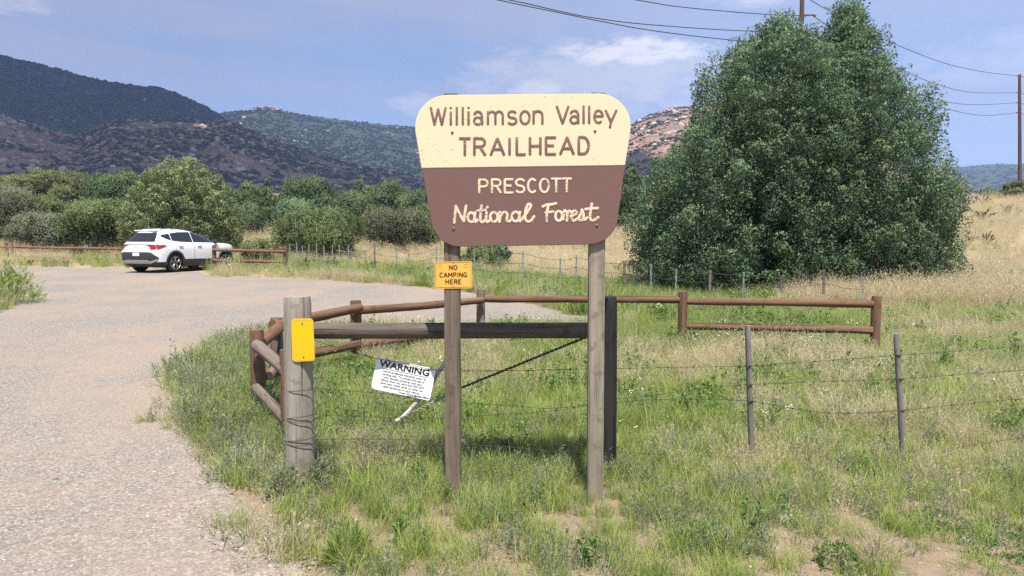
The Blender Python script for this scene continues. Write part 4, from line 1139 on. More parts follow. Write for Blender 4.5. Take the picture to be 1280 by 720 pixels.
car = thing('parked_car', 'white hatchback style sport utility car parked nose first at the gravel edge', 'car', car_p, CAR_A)
zs = sorted(set([.22, .26, .30, .36, .42, .48, .55, .62, .70, .76, .82, .87, .92, .96, 1.00, 1.025, 1.05, 1.07, 1.09, 1.11, 1.13, 1.165, 1.20, 1.26, 1.32, 1.38, 1.44, 1.49, 1.53, 1.56, 1.59, 1.61, 1.63, 1.655]))
rows = []; V = []
for z in zs:
    ol = outline(z); full = ol + [(x, -y) for x, y in reversed(ol[1:-1])]; rows.append(len(V)); n_o = len(full); V += [(x, y, z) for x, y in full]
Fw, Fc = [], []
for j in range(len(zs) - 1):
    for i in range(n_o):
        k = (i + 1) % n_o; f = (rows[j] + i, rows[j] + k, rows[j + 1] + k, rows[j + 1] + i)
        c = np.mean([V[q] for q in f], 0)
        if any(abs(c[0] - wx) < AR and abs(c[1]) > .6 and (c[0] - wx) ** 2 + (c[2] - WR) ** 2 < AR ** 2 for wx in WX): continue
        low = c[2] < (.40 if abs(c[1]) > .8 else (.60 if c[0] < 0 else .42))
        (Fc if low else Fw).append(f)
top = rows[-1]; V.append((-1.1, 0, 1.672)); apex = len(V) - 1
for i in range(n_o): Fw.append((top + i, top + (i + 1) % n_o, apex))
b0 = rows[0]; Fc.append(tuple(reversed(range(b0, b0 + n_o))))
def submesh(name, Fs, m):
    us = sorted({v for f in Fs for v in f}); mp = {v: i for i, v in enumerate(us)}
    me = mesh_from(name, [V[v] for v in us], [tuple(mp[v] for v in f) for f in Fs], True)
    bm = bmesh.new(); bm.from_mesh(me); bmesh.ops.recalc_face_normals(bm, faces=bm.faces); bm.to_mesh(me); bm.free()
    return link(name, me, m, car)
submesh('body', Fw, M_carw); submesh('cladding', Fc, M_clad)
def patch(name, poly, proj, m, parent=None, off=.006, step=.06):
    """a panel lying on the body: poly in (a, z), proj(a, z, off) -> point"""
    bm = bmesh.new(); P2 = []
    N = len(poly)
    for i in range(N):
        a, b = Vector(poly[i]), Vector(poly[(i + 1) % N]); k = max(1, int((b - a).length / step))
        P2 += [a.lerp(b, q / k) for q in range(k)]
    xs = [p.x for p in P2]; zs_ = [p.y for p in P2]
    from mathutils.geometry import delaunay_2d_cdt
    pts = list(P2); nb = len(P2)
    gx = np.arange(min(xs) + step / 2, max(xs), step); gz = np.arange(min(zs_) + step / 2, max(zs_), step)
    if len(gx) and len(gz):
        A, B = np.meshgrid(gx, gz); ins = inpoly(A.ravel(), B.ravel(), [(p.x, p.y) for p in P2])
        pts += [Vector((a, b)) for a, b, k in zip(A.ravel(), B.ravel(), ins) if k]
    v2, _, fs, *_ = delaunay_2d_cdt(pts, [(i, (i + 1) % nb) for i in range(nb)], [list(range(nb))], 1, 1e-5)
    n = len(v2); VV = [proj(p.x, p.y, off) for p in v2] + [proj(p.x, p.y, off - .02) for p in v2]
    FF = [tuple(f) for f in fs] + [tuple(reversed([i + n for i in f])) for f in fs]
    ec = Counter(); 
    for f in fs:
        for i in range(len(f)): ec[tuple(sorted((f[i], f[(i + 1) % len(f)])))] += 1
    FF += [(a, b, b + n, a + n) for (a, b), k in ec.items() if k == 1]
    me = mesh_from(name, VV, FF, True); bm = bmesh.new(); bm.from_mesh(me); bmesh.ops.recalc_face_normals(bm, faces=bm.faces); bm.to_mesh(me); bm.free()
    try: me.set_sharp_from_angle(angle=R(45))
    except Exception: pass
    return link(name, me, m, parent or car)
def PSd(s): return lambda a, z, o: Vector((a, s * (sideW(a, z) + o), z))
def PR(a, z, o): return Vector((rearX(a, z) - o, a, z))
def PF(a, z, o): return Vector((frontX(a, z) + o, a, z))
for s in (-1, 1):
    patch('side_window', [(.93, 1.105), (.25, 1.12), (-.36, 1.135), (-.36, 1.525), (-.02, 1.52), (.30, 1.42), (.62, 1.28)], PSd(s), M_glass)
    patch('side_window', [(-.40, 1.135), (-1.0, 1.16), (-1.42, 1.205), (-1.42, 1.475), (-1.0, 1.525), (-.40, 1.53)], PSd(s), M_glass)
    patch('side_window', [(-1.46, 1.21), (-1.66, 1.27), (-1.80, 1.36), (-1.76, 1.43), (-1.46, 1.47)], PSd(s), M_glass)
    for wx in WX:       # black arch mouldings
        N = 22; AA_ = np.linspace(-.10, math.pi + .10, N); VV = []; FF = []
        for a in AA_:
            for r_ in (AR - .03, AR + .055):
                x, z = wx + r_ * math.cos(a), max(.23, WR + r_ * math.sin(a)); y = sideW(x, z)
                VV += [Vector((x, s * (y + .016), z)), Vector((x, s * (y - .05), z))]
        for i in range(N - 1):
            q = i * 4; FF += [(q, q + 2, q + 6, q + 4), (q + 2, q + 3, q + 7, q + 6), (q, q + 4, q + 5, q + 1)]
        link('arch_moulding', mesh_from('arch_moulding', VV, FF, True), M_clad, car)
        mb = MB(); mb.box((wx, s * .50, .48), (.92, .5, .56)); mb.build('wheel_well', M_tyre, car)
        # wheel
        wh = bpy.data.objects.new('wheel', None); C.objects.link(wh); wh.parent = car; wh.location = (wx, s * .795, WR)
        prof = [(.20, -.115), (.315, -.115), (.350, -.10), (.365, -.06), (.365, .06), (.350, .10), (.315, .115), (.245, .110)]
        VV = []; FF = []; K = 40
        for k in range(K):
            an = 2 * math.pi * k / K; VV += [Vector((r_ * math.cos(an), s * y_, r_ * math.sin(an))) for r_, y_ in prof]
        for k in range(K):
            for j in range(len(prof) - 1):
                a = k * len(prof) + j; b = ((k + 1) % K) * len(prof) + j; FF.append((a, a + 1, b + 1, b))
        ty = link('tyre', mesh_from('tyre', VV, FF, True), M_tyre, wh)
        mb = MB(); mb.tube([(0, s * .02, 0), (0, s * .075, 0)], [.25, .25], 32); mb.build('rim', M_rimd, wh)
        mb = MB(); mb.tube([(.247 * math.cos(a), s * .105, .247 * math.sin(a)) for a in np.linspace(0, 2 * math.pi, 41)], .010, 6, cap=False); mb.build('rim_edge', M_alloy, wh)
        for k in range(5):
            an = 2 * math.pi * k / 5 + .3
            mb = MB()
            for da in (-.19, .19):
                mb.tube([(.05 * math.cos(an), s * .085, .05 * math.sin(an)), (.16 * math.cos(an + da * .5), s * .10, .16 * math.sin(an + da * .5)), (.242 * math.cos(an + da), s * .108, .242 * math.sin(an + da))], [.020, .016, .020], 6)
            mb.build('spoke', M_alloy, wh)
    for x in (-1.08, -.10):
        mb = MB(); y = sideW(x, .985); mb.box((x, s * (y + .022), .985), (.21, .03, .032), bev=.01); mb.build('door_handle', M_silver, car)
    for x0_, zt_ in ((-.38, 1.09), (.98, 1.07), (-1.30, .98)):
        mb = MB(); zz = np.linspace(.44, zt_, 9); x_f = lambda z: x0_ + (.13 * max(0, (.85 - z) / .4) if x0_ < -1 else 0)
        mb.tube([Vector((x_f(z), s * (sideW(x_f(z), z) + .001), z)) for z in zz], .006, 5); mb.build('door_gap', M_clad, car)
    mb = MB(); y = sideW(.80, 1.13); mb.box((.80, s * (y + .09), 1.15), (.16, .22, .15), bev=.05); mb.box((.83, s * (y + .0), 1.09), (.06, .10, .05)); mb.build('mirror', M_clad, car, True)
    mb = MB(); mb.tube([Vector((x, s * (.585 - .03 * abs(x + .9)), z)) for x, z in ((-1.72, 1.60), (-1.6, 1.655), (-1.0, 1.685), (-.4, 1.665), (-.2, 1.60))], .016, 6); mb.build('roof_rail', M_clad, car, True)
    patch('sill', [(-.90, .30), (.94, .30), (.94, .47), (-.90, .50)], PSd(s), M_clad, off=.010)
    patch('tail_lamp', [(-2.16, .885), (-1.78, 1.0), (-1.83, 1.06), (-2.14, 1.05)], PSd(s), M_red_l)
    patch('tail_lamp', [(s * .34, 1.075), (s * .40, 1.045), (s * .56, .99), (s * .64, .875), (s * .80, .88), (s * .84, 1.04), (s * .78, 1.075)], PR, M_red_l)
    patch('head_lamp', [(s * .48, .80), (s * .80, .78), (s * .82, .92), (s * .56, .90)], PF, M_lamp)
patch('rear_window', [(-.66, 1.165), (.66, 1.165), (.60, 1.30), (.50, 1.50), (-.50, 1.50), (-.60, 1.30)], PR, M_glass)
patch('windscreen', [(-.64, 1.15), (.64, 1.15), (.50, 1.54), (-.50, 1.54)], PF, M_glass)
mb = MB(); mb.box((-1.80, 0, 1.586), (.20, 1.00, .045), Matrix.Rotation(R(-5), 3, 'Y'), .014); mb.build('spoiler', M_carw, car, True)
patch('lamp_bar', [(-.40, 1.045), (.40, 1.045), (.40, 1.068), (-.40, 1.068)], PR, M_red_l)
patch('tailgate_lip', [(-.80, 1.075), (.80, 1.075), (.78, 1.125), (-.78, 1.125)], PR, M_carw, off=.028)
patch('bumper_panel', [(-.86, .52), (.86, .52), (.86, .60), (.70, .76), (.58, .79), (-.58, .79), (-.70, .76), (-.86, .60)], PR, M_clad, off=.012)
patch('skid_plate', [(-.62, .36), (.62, .36), (.84, .46), (.84, .53), (.62, .45), (.50, .50), (-.50, .50), (-.62, .45), (-.84, .53), (-.84, .46)], PR, M_silver, off=.026)
patch('number_plate', [(-.155, .645), (.155, .645), (.155, .765), (-.155, .765)], PR, M_plate, off=.022)
patch('grille', [(-.60, .55), (.60, .55), (.52, .74), (-.52, .74)], PF, M_clad)
# slanted badge of joined strokes on the tailgate
mb = MB(); bz = .945; q = lambda y, z: PR(-y, bz + z, .006)
for st in ([(-.13, 0), (-.13, .05)], [(-.13, .02), (-.06, .05)], [(-.10, .03), (-.055, 0), (-.02, .05)], [(-.02, .05), (-.01, 0)], [(-.01, 0), (.05, .05), (.11, 0)]):
    mb.tube([q(a, b) for a, b in st], .007, 5)
mb.build('badge', M_silver, car)
mb = MB(); mb.prism([Vector((-1.62, -.012, 1.655)), Vector((-1.48, -.012, 1.665)), Vector((-1.60, -.012, 1.725)), Vector((-1.64, -.012, 1.725))], (0, .024, 0)); mb.build('roof_antenna', M_clad, car)

# ------------------------------------------------------------------ utility poles and lines
M_pole = wood('utility_pole_wood', (0.045, 0.024, 0.022), (0.085, 0.050, 0.044), (0.13, 0.085, 0.075), 2, 14, 0.5)
M_ins = plain('brown_insulator', (0.22, 0.05, 0.04), 0.3, 0.5)
M_line = plain('power_line_cable', (0.045, 0.045, 0.055), 0.6)
Y1, Y2 = 45.0, 84.0
p1 = on(1002.5, Y1); p1.x = at(1002.5, 8, Y1).x; z1 = at(1002.5, -22, Y1).z
up1 = thing('utility_pole', 'dark wooden utility pole rising behind the big juniper', 'utility pole', p1)
log((p1.x, Y1, p1.z - 1), (p1.x, Y1, z1), .17, .125, 'pole_shaft', M_pole, up1, 201, 0.002, 12, 0.6, 0.01)
mb = MB(); a, b = at(1002.5, 19.5, Y1) + Vector((0, -.14, 0)), at(1013.5, 19.5, Y1) + Vector((0, -.14, 0))
mb.tube([a - p1, b - p1], .035, 6); mb.tube([at(1002.5, 24, Y1) - p1 + Vector((0, -.14, 0)), at(1008, 20.2, Y1) - p1 + Vector((0, -.14, 0))], .02, 6); mb.build('bracket_arm', M_bolt, up1)
for du in (12.6, 15.2):
    mb = MB(); c0 = at(1002.5 + du, 19.6 + (du - 12) * .3, Y1) - p1 + Vector((0, -.14, 0)); mb.tube([c0 - Vector((.05, 0, 0)), c0, c0 + Vector((.05, 0, 0))], [.05, .075, .05], 10); mb.build('insulator', M_ins, up1, True)
mb = MB(); c0 = at(1010, -2, Y1) - p1; mb.tube([at(1002.5, -4, Y1) - p1, c0], .03, 6); mb.build('bracket_arm', M_bolt, up1)
p2 = on(1272, Y2); z2 = at(1274.5, 93, Y2).z
up2 = thing('utility_pole', 'slim wooden utility pole standing on the dry grassy crest', 'utility pole', p2)
log((p2.x, Y2, p2.z - 1), (at(1274.5, 93, Y2).x, Y2, z2), .21, .15, 'pole_shaft', M_pole, up2, 202, 0.002, 12, 0.8, 0.01)
for v in (95, 116, 128.5, 141):
    mb = MB(); c0 = at(1274 - (v - 95) * .03, v, Y2) - p2 + Vector((-.14, -.1, 0)); mb.tube([c0 - Vector((.16, 0, 0)), c0, c0 + Vector((.10, 0, 0))], [.05, .09, .04], 8); mb.build('insulator', M_ins, up2, True)
def line(label, pts, r=.026):
    """pts: (u, v, Y)"""
    P_ = [at(*p) for p in pts]; o0 = P_[0]; mb = MB(); mb.tube([p - o0 for p in catmull(P_, 10)], r, 5)
    o = mb.build('power_line', M_line); o.location = o0; tag(o, label, 'power line', 'power lines crossing the sky'); return o
def yl(u): return 1 / np.interp(u, [150, 1002, 1272, 1600], [1 / 27, 1 / Y1, 1 / Y2, 1 / 160])
def L(label, uv, r=.024): return line(label, [(u, v, float(yl(u))) for u, v in uv], r)
L('lowest power line left of the juniper sagging down to the pole behind it', [(330, -74), (480, -33), (623, 0), (690, 14), (759, 28.2), (821, 39), (912, 49.8), (1001, 56)])
L('power line just above the lowest one left of the juniper', [(330, -62), (480, -29), (637, 0), (696, 13.2), (740, 22), (806, 30.3), (921, 38.2), (1001, 40)])
L('upper power line over the sky reaching the red insulators on the pole', [(400, -74), (600, -34), (796, 0), (852, 8.8), (938, 16.6), (985, 19), (1013, 19.6)])
L('topmost power line from the pole behind the juniper to the crest pole top', [(1010, -2), (1030, 10), (1070, 32), (1116, 54), (1181, 79), (1231, 90), (1273, 94.8)])
L('second power line down between the juniper and the crest pole', [(1017, 20.5), (1060, 48), (1123, 85), (1173, 106), (1217, 115.6), (1273, 115.8)])
L('third power line down between the juniper and the crest pole', [(1003, 40), (1080, 90), (1166, 123), (1217, 130.8), (1272, 128.4)])
L('lowest power line between the juniper and the crest pole', [(1003, 56), (1090, 108), (1177, 134.5), (1228, 144.2), (1271, 141)])
for v, lb in ((94.8, 'top'), (115.8, 'second'), (128.4, 'third'), (141, 'lowest')):
    L('%s power line leaving the crest pole at the photo edge' % lb, [(1275, v), (1300, v + 3), (1400, v - 2), (1500, v - 20)])
#==PART5==
# ------------------------------------------------------------------ trees and shrubs
M_bark = wood('juniper_bark', (0.09, 0.07, 0.055), (0.19, 0.16, 0.13), (0.30, 0.27, 0.23), 2, 30, 0.5)
M_twig = plain('grey_twigs', (0.24, 0.21, 0.19), 0.9, 0.1)
L_jun = leaf_mat('juniper_scales', (0.080, 0.135, 0.086), (0.150, 0.225, 0.125), (0.250, 0.330, 0.165), 0.28, 0.65, 0.05)
L_jlite = leaf_mat('pale_juniper_scales', (0.137, 0.181, 0.086), (0.240, 0.300, 0.136), (0.377, 0.425, 0.196), 0.32, 0.65, 0.05)
L_dark = leaf_mat('dark_tree_leaf', (0.060, 0.099, 0.050), (0.115, 0.167, 0.076), (0.214, 0.267, 0.109), 0.4, 0.65, 0.15)
L_olive = leaf_mat('olive_tree_leaf', (0.085, 0.106, 0.049), (0.151, 0.178, 0.080), (0.242, 0.260, 0.118), 0.4, 0.7, 0.15)
L_green = leaf_mat('bright_shrub_leaf', (0.085, 0.118, 0.050), (0.150, 0.200, 0.078), (0.25, 0.30, 0.125), 0.35, 0.6, 0.15)
L_grey = leaf_mat('grey_brush_leaf', (0.102, 0.114, 0.071), (0.182, 0.200, 0.124), (0.284, 0.298, 0.189), 0.4, 0.75, 0.15)
L_blue = leaf_mat('blue_green_leaf', (0.075, 0.133, 0.075), (0.137, 0.214, 0.114), (0.237, 0.315, 0.156), 0.4, 0.65, 0.15)

def limbs(mb, base, tips, r0, rg, wob=.12):
    for tp in tips:
        tp = Vector(tp); b = Vector(base) + Vector((rg.normal(0, r0 * .5), rg.normal(0, r0 * .5), 0)); n = 6; pts = []
        for i in range(n + 1):
            q = i / n; p = b.lerp(tp, q); up = math.sin(q * math.pi) * (tp - b).length * .07
            pts.append(p + Vector((rg.normal(0, wob) * q * (1 - q) * 2, rg.normal(0, wob) * q * (1 - q) * 2, up)))
        mb.tube(pts, [r0 * (.62 * (1 - i / n) ** .8 + .08) for i in range(n + 1)], 6)

# the big juniper: two crowns grown together, silhouettes read off at its distance
YJ = 19.6
jp = on(1012, YJ)
jun = thing('juniper_tree', 'huge dense dark green juniper with two tops standing behind the log fence', 'tree', jp)
KJ = YJ / FPX
CRL = [(352, 800, 1090), (330, 797, 1095), (300, 800, 1100), (275, 802, 1100), (240, 809, 1100), (211, 821, 1095), (180, 848, 1090), (165, 862, 1085), (153, 870, 1080), (135, 876, 1070), (121, 873, 1060), (105, 877, 1060), (90, 882, 1052), (70, 900, 1040), (62, 913, 1034), (48, 926, 1024), (34, 946, 1010), (28, 960, 992), (24, 970, 984)]
CRR = [(356, 930, 1196), (340, 920, 1208), (320, 920, 1213), (285, 925, 1219), (253, 930, 1217), (227, 940, 1203), (200, 950, 1189), (174, 960, 1174), (155, 968, 1170), (143, 975, 1173), (121, 985, 1160), (100, 985, 1138), (84, 998, 1121), (66, 1008, 1115), (48, 1018, 1109), (30, 1032, 1096), (18, 1046, 1087), (6, 1057, 1074), (-2, 1063, 1068)]
def crown_pts(pr, dep, n, rg, y_off):
    """plume positions on the shell of a crown given by its left and right edge at each height"""
    pr = np.array(pr, float); zt = CAM_H + (290 - pr[:, 0] - 20 * np.clip((250 - pr[:, 0]) / 250, 0, 1)) * KJ; xl = (pr[:, 1] - 656) * KJ; xr = (640 + (pr[:, 2] - 640) * .98 - 640) * KJ
    o = np.argsort(zt); zt, xl, xr = zt[o], xl[o], xr[o]
    zz = np.linspace(zt[0], zt[-1], 300); hw = (np.interp(zz, zt, xr) - np.interp(zz, zt, xl)) / 2
    cdf = np.cumsum(hw + .25); cdf /= cdf[-1]
    z = np.interp(rg.uniform(0, 1, n), cdf, zz)
    L_, R_ = np.interp(z, zt, xl), np.interp(z, zt, xr); c = (L_ + R_) / 2; h = (R_ - L_) / 2
    th = rg.uniform(0, 2 * math.pi, n)
    x = c + h * np.cos(th); y = y_off + np.minimum(dep, h * 1.25) * np.sin(th)
    out = np.stack([np.cos(th), np.sin(th), np.full(n, .0)], 1)
    return np.stack([x, y, z], 1), out, c, h
def conifer_foliage(cent, outd, n_plume, per, size, LL, LW, rg, up=0.9, inner=0.0, tint_sd=.2):
    """each plume is a tuft of sprays; each spray a short run of scale leaves"""
    parts = []; N = len(cent)
    ax = unit(outd * 0.75 + np.array([0, 0, up]) + rg.normal(0, .18, (N, 3)))
    sz = size * rg.uniform(.6, 1.35, N); pt = np.clip(.42 + rg.normal(0, tint_sd, N), 0, 1)
    k = np.repeat(np.arange(N), per); n = len(k)
    # points in a teardrop round the plume axis
    q = rg.uniform(0, 1, n) ** .8; rr = np.sqrt(rg.uniform(.35, 1, n)) * .46 * np.sin(np.pi * np.clip(q * .88 + .10, 0, 1)) ** .8
    a = rg.uniform(0, 2 * math.pi, n); e1 = unit(np.cross(ax, np.array([.3, .2, .9]))); e2 = np.cross(ax, e1)
    rad = e1[k] * np.cos(a)[:, None] + e2[k] * np.sin(a)[:, None]
    P = cent[k] + (ax[k] * (q - .45)[:, None] + rad * rr[:, None]) * sz[k][:, None]
    d = unit(ax[k] * .8 + rad * .9)
    return leaves(P, d, LL, LW, .38, rg, pt[k] + rg.normal(0, .12, n) + (q - .5) * .16, nrm=unit(rad + ax[k] * (q - .35)[:, None] * 1.6), nj=.25)
rgj = np.random.default_rng(11); NRM.clear()
cL, oL, _, hL = crown_pts(CRL, 2.7, 1400, rgj, YJ - .1); cR, oR, _, hR = crown_pts(CRR, 2.7, 1500, rgj, YJ + .25)
cen = np.concatenate([cL - oL * np.minimum(rgj.uniform(.22, .80, len(cL)), .75 * hL)[:, None], cR - oR * np.minimum(rgj.uniform(.22, .80, len(cR)), .75 * hR)[:, None]]); od = np.concatenate([oL, oR])
lump = np.array([mnoise.noise(Vector(p * 1.15)) for p in cen]); keep = lump > -.48; fine_ = np.array([mnoise.noise(Vector(p * 1.9 + 7.0)) for p in cen])
# the two thin places low in the right crown where sky shows
for gu, gv, gr in ((1087, 205, 11), (1118, 215, 12), (1072, 88, 7), (1160, 208, 8)):
    u, v = project(cen[:, 0], cen[:, 1], cen[:, 2]); keep &= ~(np.hypot(u - gu, (v - gv)) < gr)
cen, od = cen[keep], od[keep]
cen = cen + od * (lump[keep] * .24 + np.minimum(0, fine_[keep] + .12) * .9)[:, None]
A_ = conifer_foliage(cen, od, 0, 116, .56, .054, .041, rgj)
ic = np.concatenate([cL - oL * np.minimum(rgj.uniform(.9, 1.6, len(cL)), .9 * hL)[:, None], cR - oR * np.minimum(rgj.uniform(.9, 1.6, len(cR)), .9 * hR)[:, None]]); io = np.concatenate([oL, oR])
u, v = project(ic[:, 0], ic[:, 1], ic[:, 2]); kk = (np.hypot(u - 1087, v - 205) > 22) & (np.hypot(u - 1118, v - 215) > 24) & (np.hypot(u - 1160, v - 208) > 12)
B_ = conifer_foliage(ic[kk], io[kk], 0, 36, .9, .11, .05, rgj)
tipk = rgj.uniform(0, 1, len(cen)) < .22
tipc = cen[tipk] + od[tipk] * .10 + np.array([0, 0, .26]); D_ = conifer_foliage(tipc, od[tipk] * .4, 0, 46, .40, .060, .03, rgj, 1.4)
V_n, F_n, T_n = joinnp([A_, B_, D_])
link('crown', mesh_np('crown', V_n - np.array(jp), F_n, T_n, nrm=np.concatenate(NRM)), L_jun, jun)
mb = MB(); sel_ = rgj.choice(len(cen), 90, replace=False)
for bx, by in ((-1.4, 0), (-.5, .3), (.5, .2), (1.5, .3)):
    b = np.array(jp) + np.array([bx, by, -.1]); s = [i for i in sel_ if abs(cen[i, 0] - b[0]) < 2.2][:22]
    limbs(mb, b, [cen[i] - od[i] * .1 for i in s], .13, rgj, .3)
mb.V = [Vector(v) - Vector(jp) for v in mb.V]; mb.build('trunk', M_bark, jun, True)

def bush(name, label, cat, u, v_top, v_base, w_px, Y, m, seed, group=None, lobes=7, shape='round', trunk=True, leafk=1.0, dens=1.0, gap=0.15, dep=0.9, up=.5, cut=0.0):
    """a tree or shrub at column u and distance Y: several uneven lobes of leaf clumps on a limbed stem"""
    rg = np.random.default_rng(seed)
    p = on(u, Y); zt = at(u, v_top, Y).z; hgt = (zt - p.z) * .90; wd = w_px * Y / FPX
    root = thing(name, label, cat, p, rg.uniform(-.05, .05), group)
    px = Y / FPX * 1.25                              # one picture pixel there
    LL, LW = max(.04, 2.3 * px) * leafk, max(.02, 1.25 * px) * leafk
    cs, rs_ = [], []
    for i in range(lobes):
        if shape == 'round':
            a = rg.uniform(0, 6.28); q = rg.uniform(.15, 1) ** .6
            zc = rg.uniform(.25, .72); rr = rg.uniform(.24, .36)
            c = (math.cos(a) * q * wd * .5 * (1 - rr) * (1.05 - .55 * max(0, zc - .4)), math.sin(a) * q * wd * .5 * dep * (1 - rr), zc * hgt); r = (rr * wd * 1.0, rr * wd, min(rr * 1.1 * hgt, (1 - zc) * hgt))
        elif shape == 'cone':
            zc = (i + .5) / lobes; hw = (1 - zc) ** .75 * .5 + .06; c = (rg.normal(0, .05) * wd, rg.normal(0, .05) * wd, (.08 + .86 * zc) * hgt); r = (hw * wd, hw * wd, hgt / lobes * 1.15)
        else:                                        # spread: flat topped, umbrella like
            a = rg.uniform(0, 6.28); q = rg.uniform(0, 1) ** .5; zc = rg.uniform(.55, .84) - .15 * q; rr = rg.uniform(.2, .32)
            c = (math.cos(a) * q * wd * .36, math.sin(a) * q * wd * .36, zc * hgt); r = (rr * wd, rr * wd, min((1 - zc) * hgt, .2 * hgt))
        cs.append(c); rs_.append(r)
    if shape == 'round':
        cs.append((0, 0, .42 * hgt)); rs_.append((.38 * wd, .38 * wd * dep, .45 * hgt))
        cs.append((rg.normal(0, .06) * wd, 0, .70 * hgt)); rs_.append((.26 * wd, .26 * wd, .30 * hgt))
    parts = []; tips = []; NRM.clear()
    for c, r in zip(cs, rs_):
        c = np.array(c); r = np.array(r)
        area = (r[0] * r[1] + r[0] * r[2] + r[1] * r[2]) * 4.2
        nl = int(np.clip(area / (LL * LW * .5) * 1.15 * dens, 60, 9000)); ncl = max(5, nl // 26)
        d = unit(rg.normal(0, 1, (ncl, 3))); d[:, 2] = np.where(d[:, 2] < -.55, -d[:, 2], d[:, 2])
        cc = c + d * r * rg.uniform(.55, 1.0, (ncl, 1)) ** .7
        ok = (cc[:, 2] > .02 * hgt + cut * hgt); cc, d = cc[ok], d[ok]
        tn = np.clip(.45 + rg.normal(0, .16) + rg.normal(0, .14, len(cc)), 0, 1)
        k = np.repeat(np.arange(len(cc)), 26); n = len(k)
        P = cc[k] + rg.normal(0, 1, (n, 3)) * min(r) * .16
        parts.append(leaves(P, unit(d[k] + np.array([0, 0, up])), LL, LW, .75, rg, tn[k] + rg.normal(0, .1, n), nrm=d[k] + np.array([0, 0, .25]), nj=.5))
        if len(cc): tips.append(tuple(c + (cc[0] - c) * .8)); tips.append(tuple(c))
    V, F, T = joinnp(parts)
    link('crown' if cat == 'tree' else 'foliage', mesh_np('crown', V, F, T, nrm=np.concatenate(NRM)), m, root)
    mb = MB(); limbs(mb, (0, 0, -.1), tips, max(.03, .028 * hgt * (1.6 if cat == 'tree' else .8)), rg, .06 * hgt)
    mb.build('trunk' if cat == 'tree' else 'stem', M_bark if cat == 'tree' else M_twig, root, True)
    return root

# pale juniper bush behind the car: plume built like the big one
def plume_tree(label, u, v_top, v_base, w_px, Y, m, seed, n=260, per=90, size=.8, prof=None, LL=.15, LW=.055, name='juniper_tree'):
    rg = np.random.default_rng(seed); p = on(u, Y); zt = at(u, v_top, Y).z; hgt = zt - p.z; wd = w_px * Y / FPX
    root = thing(name, label, 'tree', p)
    prof = prof or [(0, .80), (.12, .96), (.3, 1.0), (.5, .93), (.65, .82), (.8, .62), (.9, .42), (1, .12)]
    pz = np.array([a for a, b in prof]); pw = np.array([b for a, b in prof])
    q = np.linspace(0, 1, 200); cdf = np.cumsum(np.interp(q, pz, pw) + .15); cdf /= cdf[-1]
    z = np.interp(rg.uniform(0, 1, n), cdf, q); th = rg.uniform(0, 6.28, n)
    wob = 1 + .07 * np.sin(th * 3 + seed) + .05 * np.sin(th * 5 + z * 9)
    h = np.interp(z, pz, pw) * wd / 2 * wob * rg.uniform(.78, 1.0, n)
    cen = np.stack([np.cos(th) * h, np.sin(th) * h, z * hgt * .95 + .05], 1); od = np.stack([np.cos(th), np.sin(th), np.full(n, .15)], 1)
    NRM.clear(); A = conifer_foliage(cen, od, 0, per, size, LL, LW, rg); B = conifer_foliage(cen * np.array([.6, .6, .9]), od, 0, per // 4, size, LL * 1.3, LW * 1.3, rg)
    V, F, T = joinnp([A, B]); link('crown', mesh_np('crown', V, F, T, nrm=np.concatenate(NRM)), m, root)
    mb = MB(); limbs(mb, (0, 0, -.1), [tuple(c * np.array([.85, .85, .9])) for c in cen[:26]], .035 * hgt, rg, .1); mb.build('trunk', M_bark, root, True)
plume_tree('pale yellow-green juniper rounded like a dome right behind the white car', 231, 199, 312, 134, 38.5, L_jlite, 21, 600, 88, .62, None, .11, .060)

TREES = [
 # label, u, v_top, v_base, width, Y, material, shape, lobes
 ('tree', 'broad olive tree, leftmost of the tree line below the mountain', 18, 210, 262, 96, 78, L_olive, 'spread', 12),
 ('tree', 'wide flat-topped olive tree with a dark grey right side, left of the pale juniper', 74, 202, 258, 92, 80, L_olive, 'spread', 13),
 ('tree', 'round dark green tree just left of the pale juniper', 152, 210, 268, 66, 70, L_dark, 'round', 9),
 ('tree', 'dark green tree touching the right side of the pale juniper', 309, 221, 262, 44, 64, L_dark, 'round', 8),
 ('tree', 'tall narrow dark tree above the right shoulder of the pale juniper group', 337, 218, 250, 26, 82, L_dark, 'cone', 7),
 ('tree', 'low dense dark green tree right of the pale juniper and above the dry grass strip', 310, 250, 290, 50, 52, L_dark, 'round', 8),
 ('tree', 'slim dark tree between the low dense tree and the blue-green shrub', 334, 243, 276, 26, 58, L_dark, 'cone', 6),
 ('tree', 'large rounded green tree standing highest midway between car and sign', 382, 218, 252, 60, 86, L_dark, 'round', 10),
 ('tree', 'grey-green rounded tree peeping left of the large rounded one', 362, 232, 256, 30, 90, L_grey, 'round', 6),
 ('tree', 'dark round tree midway up the slope left of the pale scrub clearing', 443, 235, 264, 42, 74, L_dark, 'round', 8),
 ('tree', 'small dark tree poking up behind the dark round one', 455, 219, 240, 26, 96, L_dark, 'round', 6),
 ('tree', 'small green tree on the skyline left of the small dark one', 427, 229, 247, 22, 98, L_dark, 'cone', 6),
 ('tree', 'dark spreading tree near the sign with its top against the mountain', 487, 218, 250, 46, 90, L_dark, 'round', 9),
 ('tree', 'dark bushy tree partly behind the left edge of the sign', 520, 232, 258, 38, 76, L_dark, 'round', 8),
 ('tree', 'dim grey-green pine between the sign and the big juniper', 786, 194, 276, 52, 66, L_dark, 'cone', 9),
 ('tree', 'shorter conifer half hidden by the right edge of the sign', 766, 222, 276, 30, 70, L_olive, 'cone', 8),
]
for i, (nm, lb, u, vt, vb, wpx, Y, m, sh, nlob) in enumerate(TREES):
    bush('tree' if sh != 'cone' else 'conifer_tree', lb, 'tree', u, vt, vb, wpx, Y, m, 300 + i, 'trees below the mountain', nlob, sh, dens=.95)
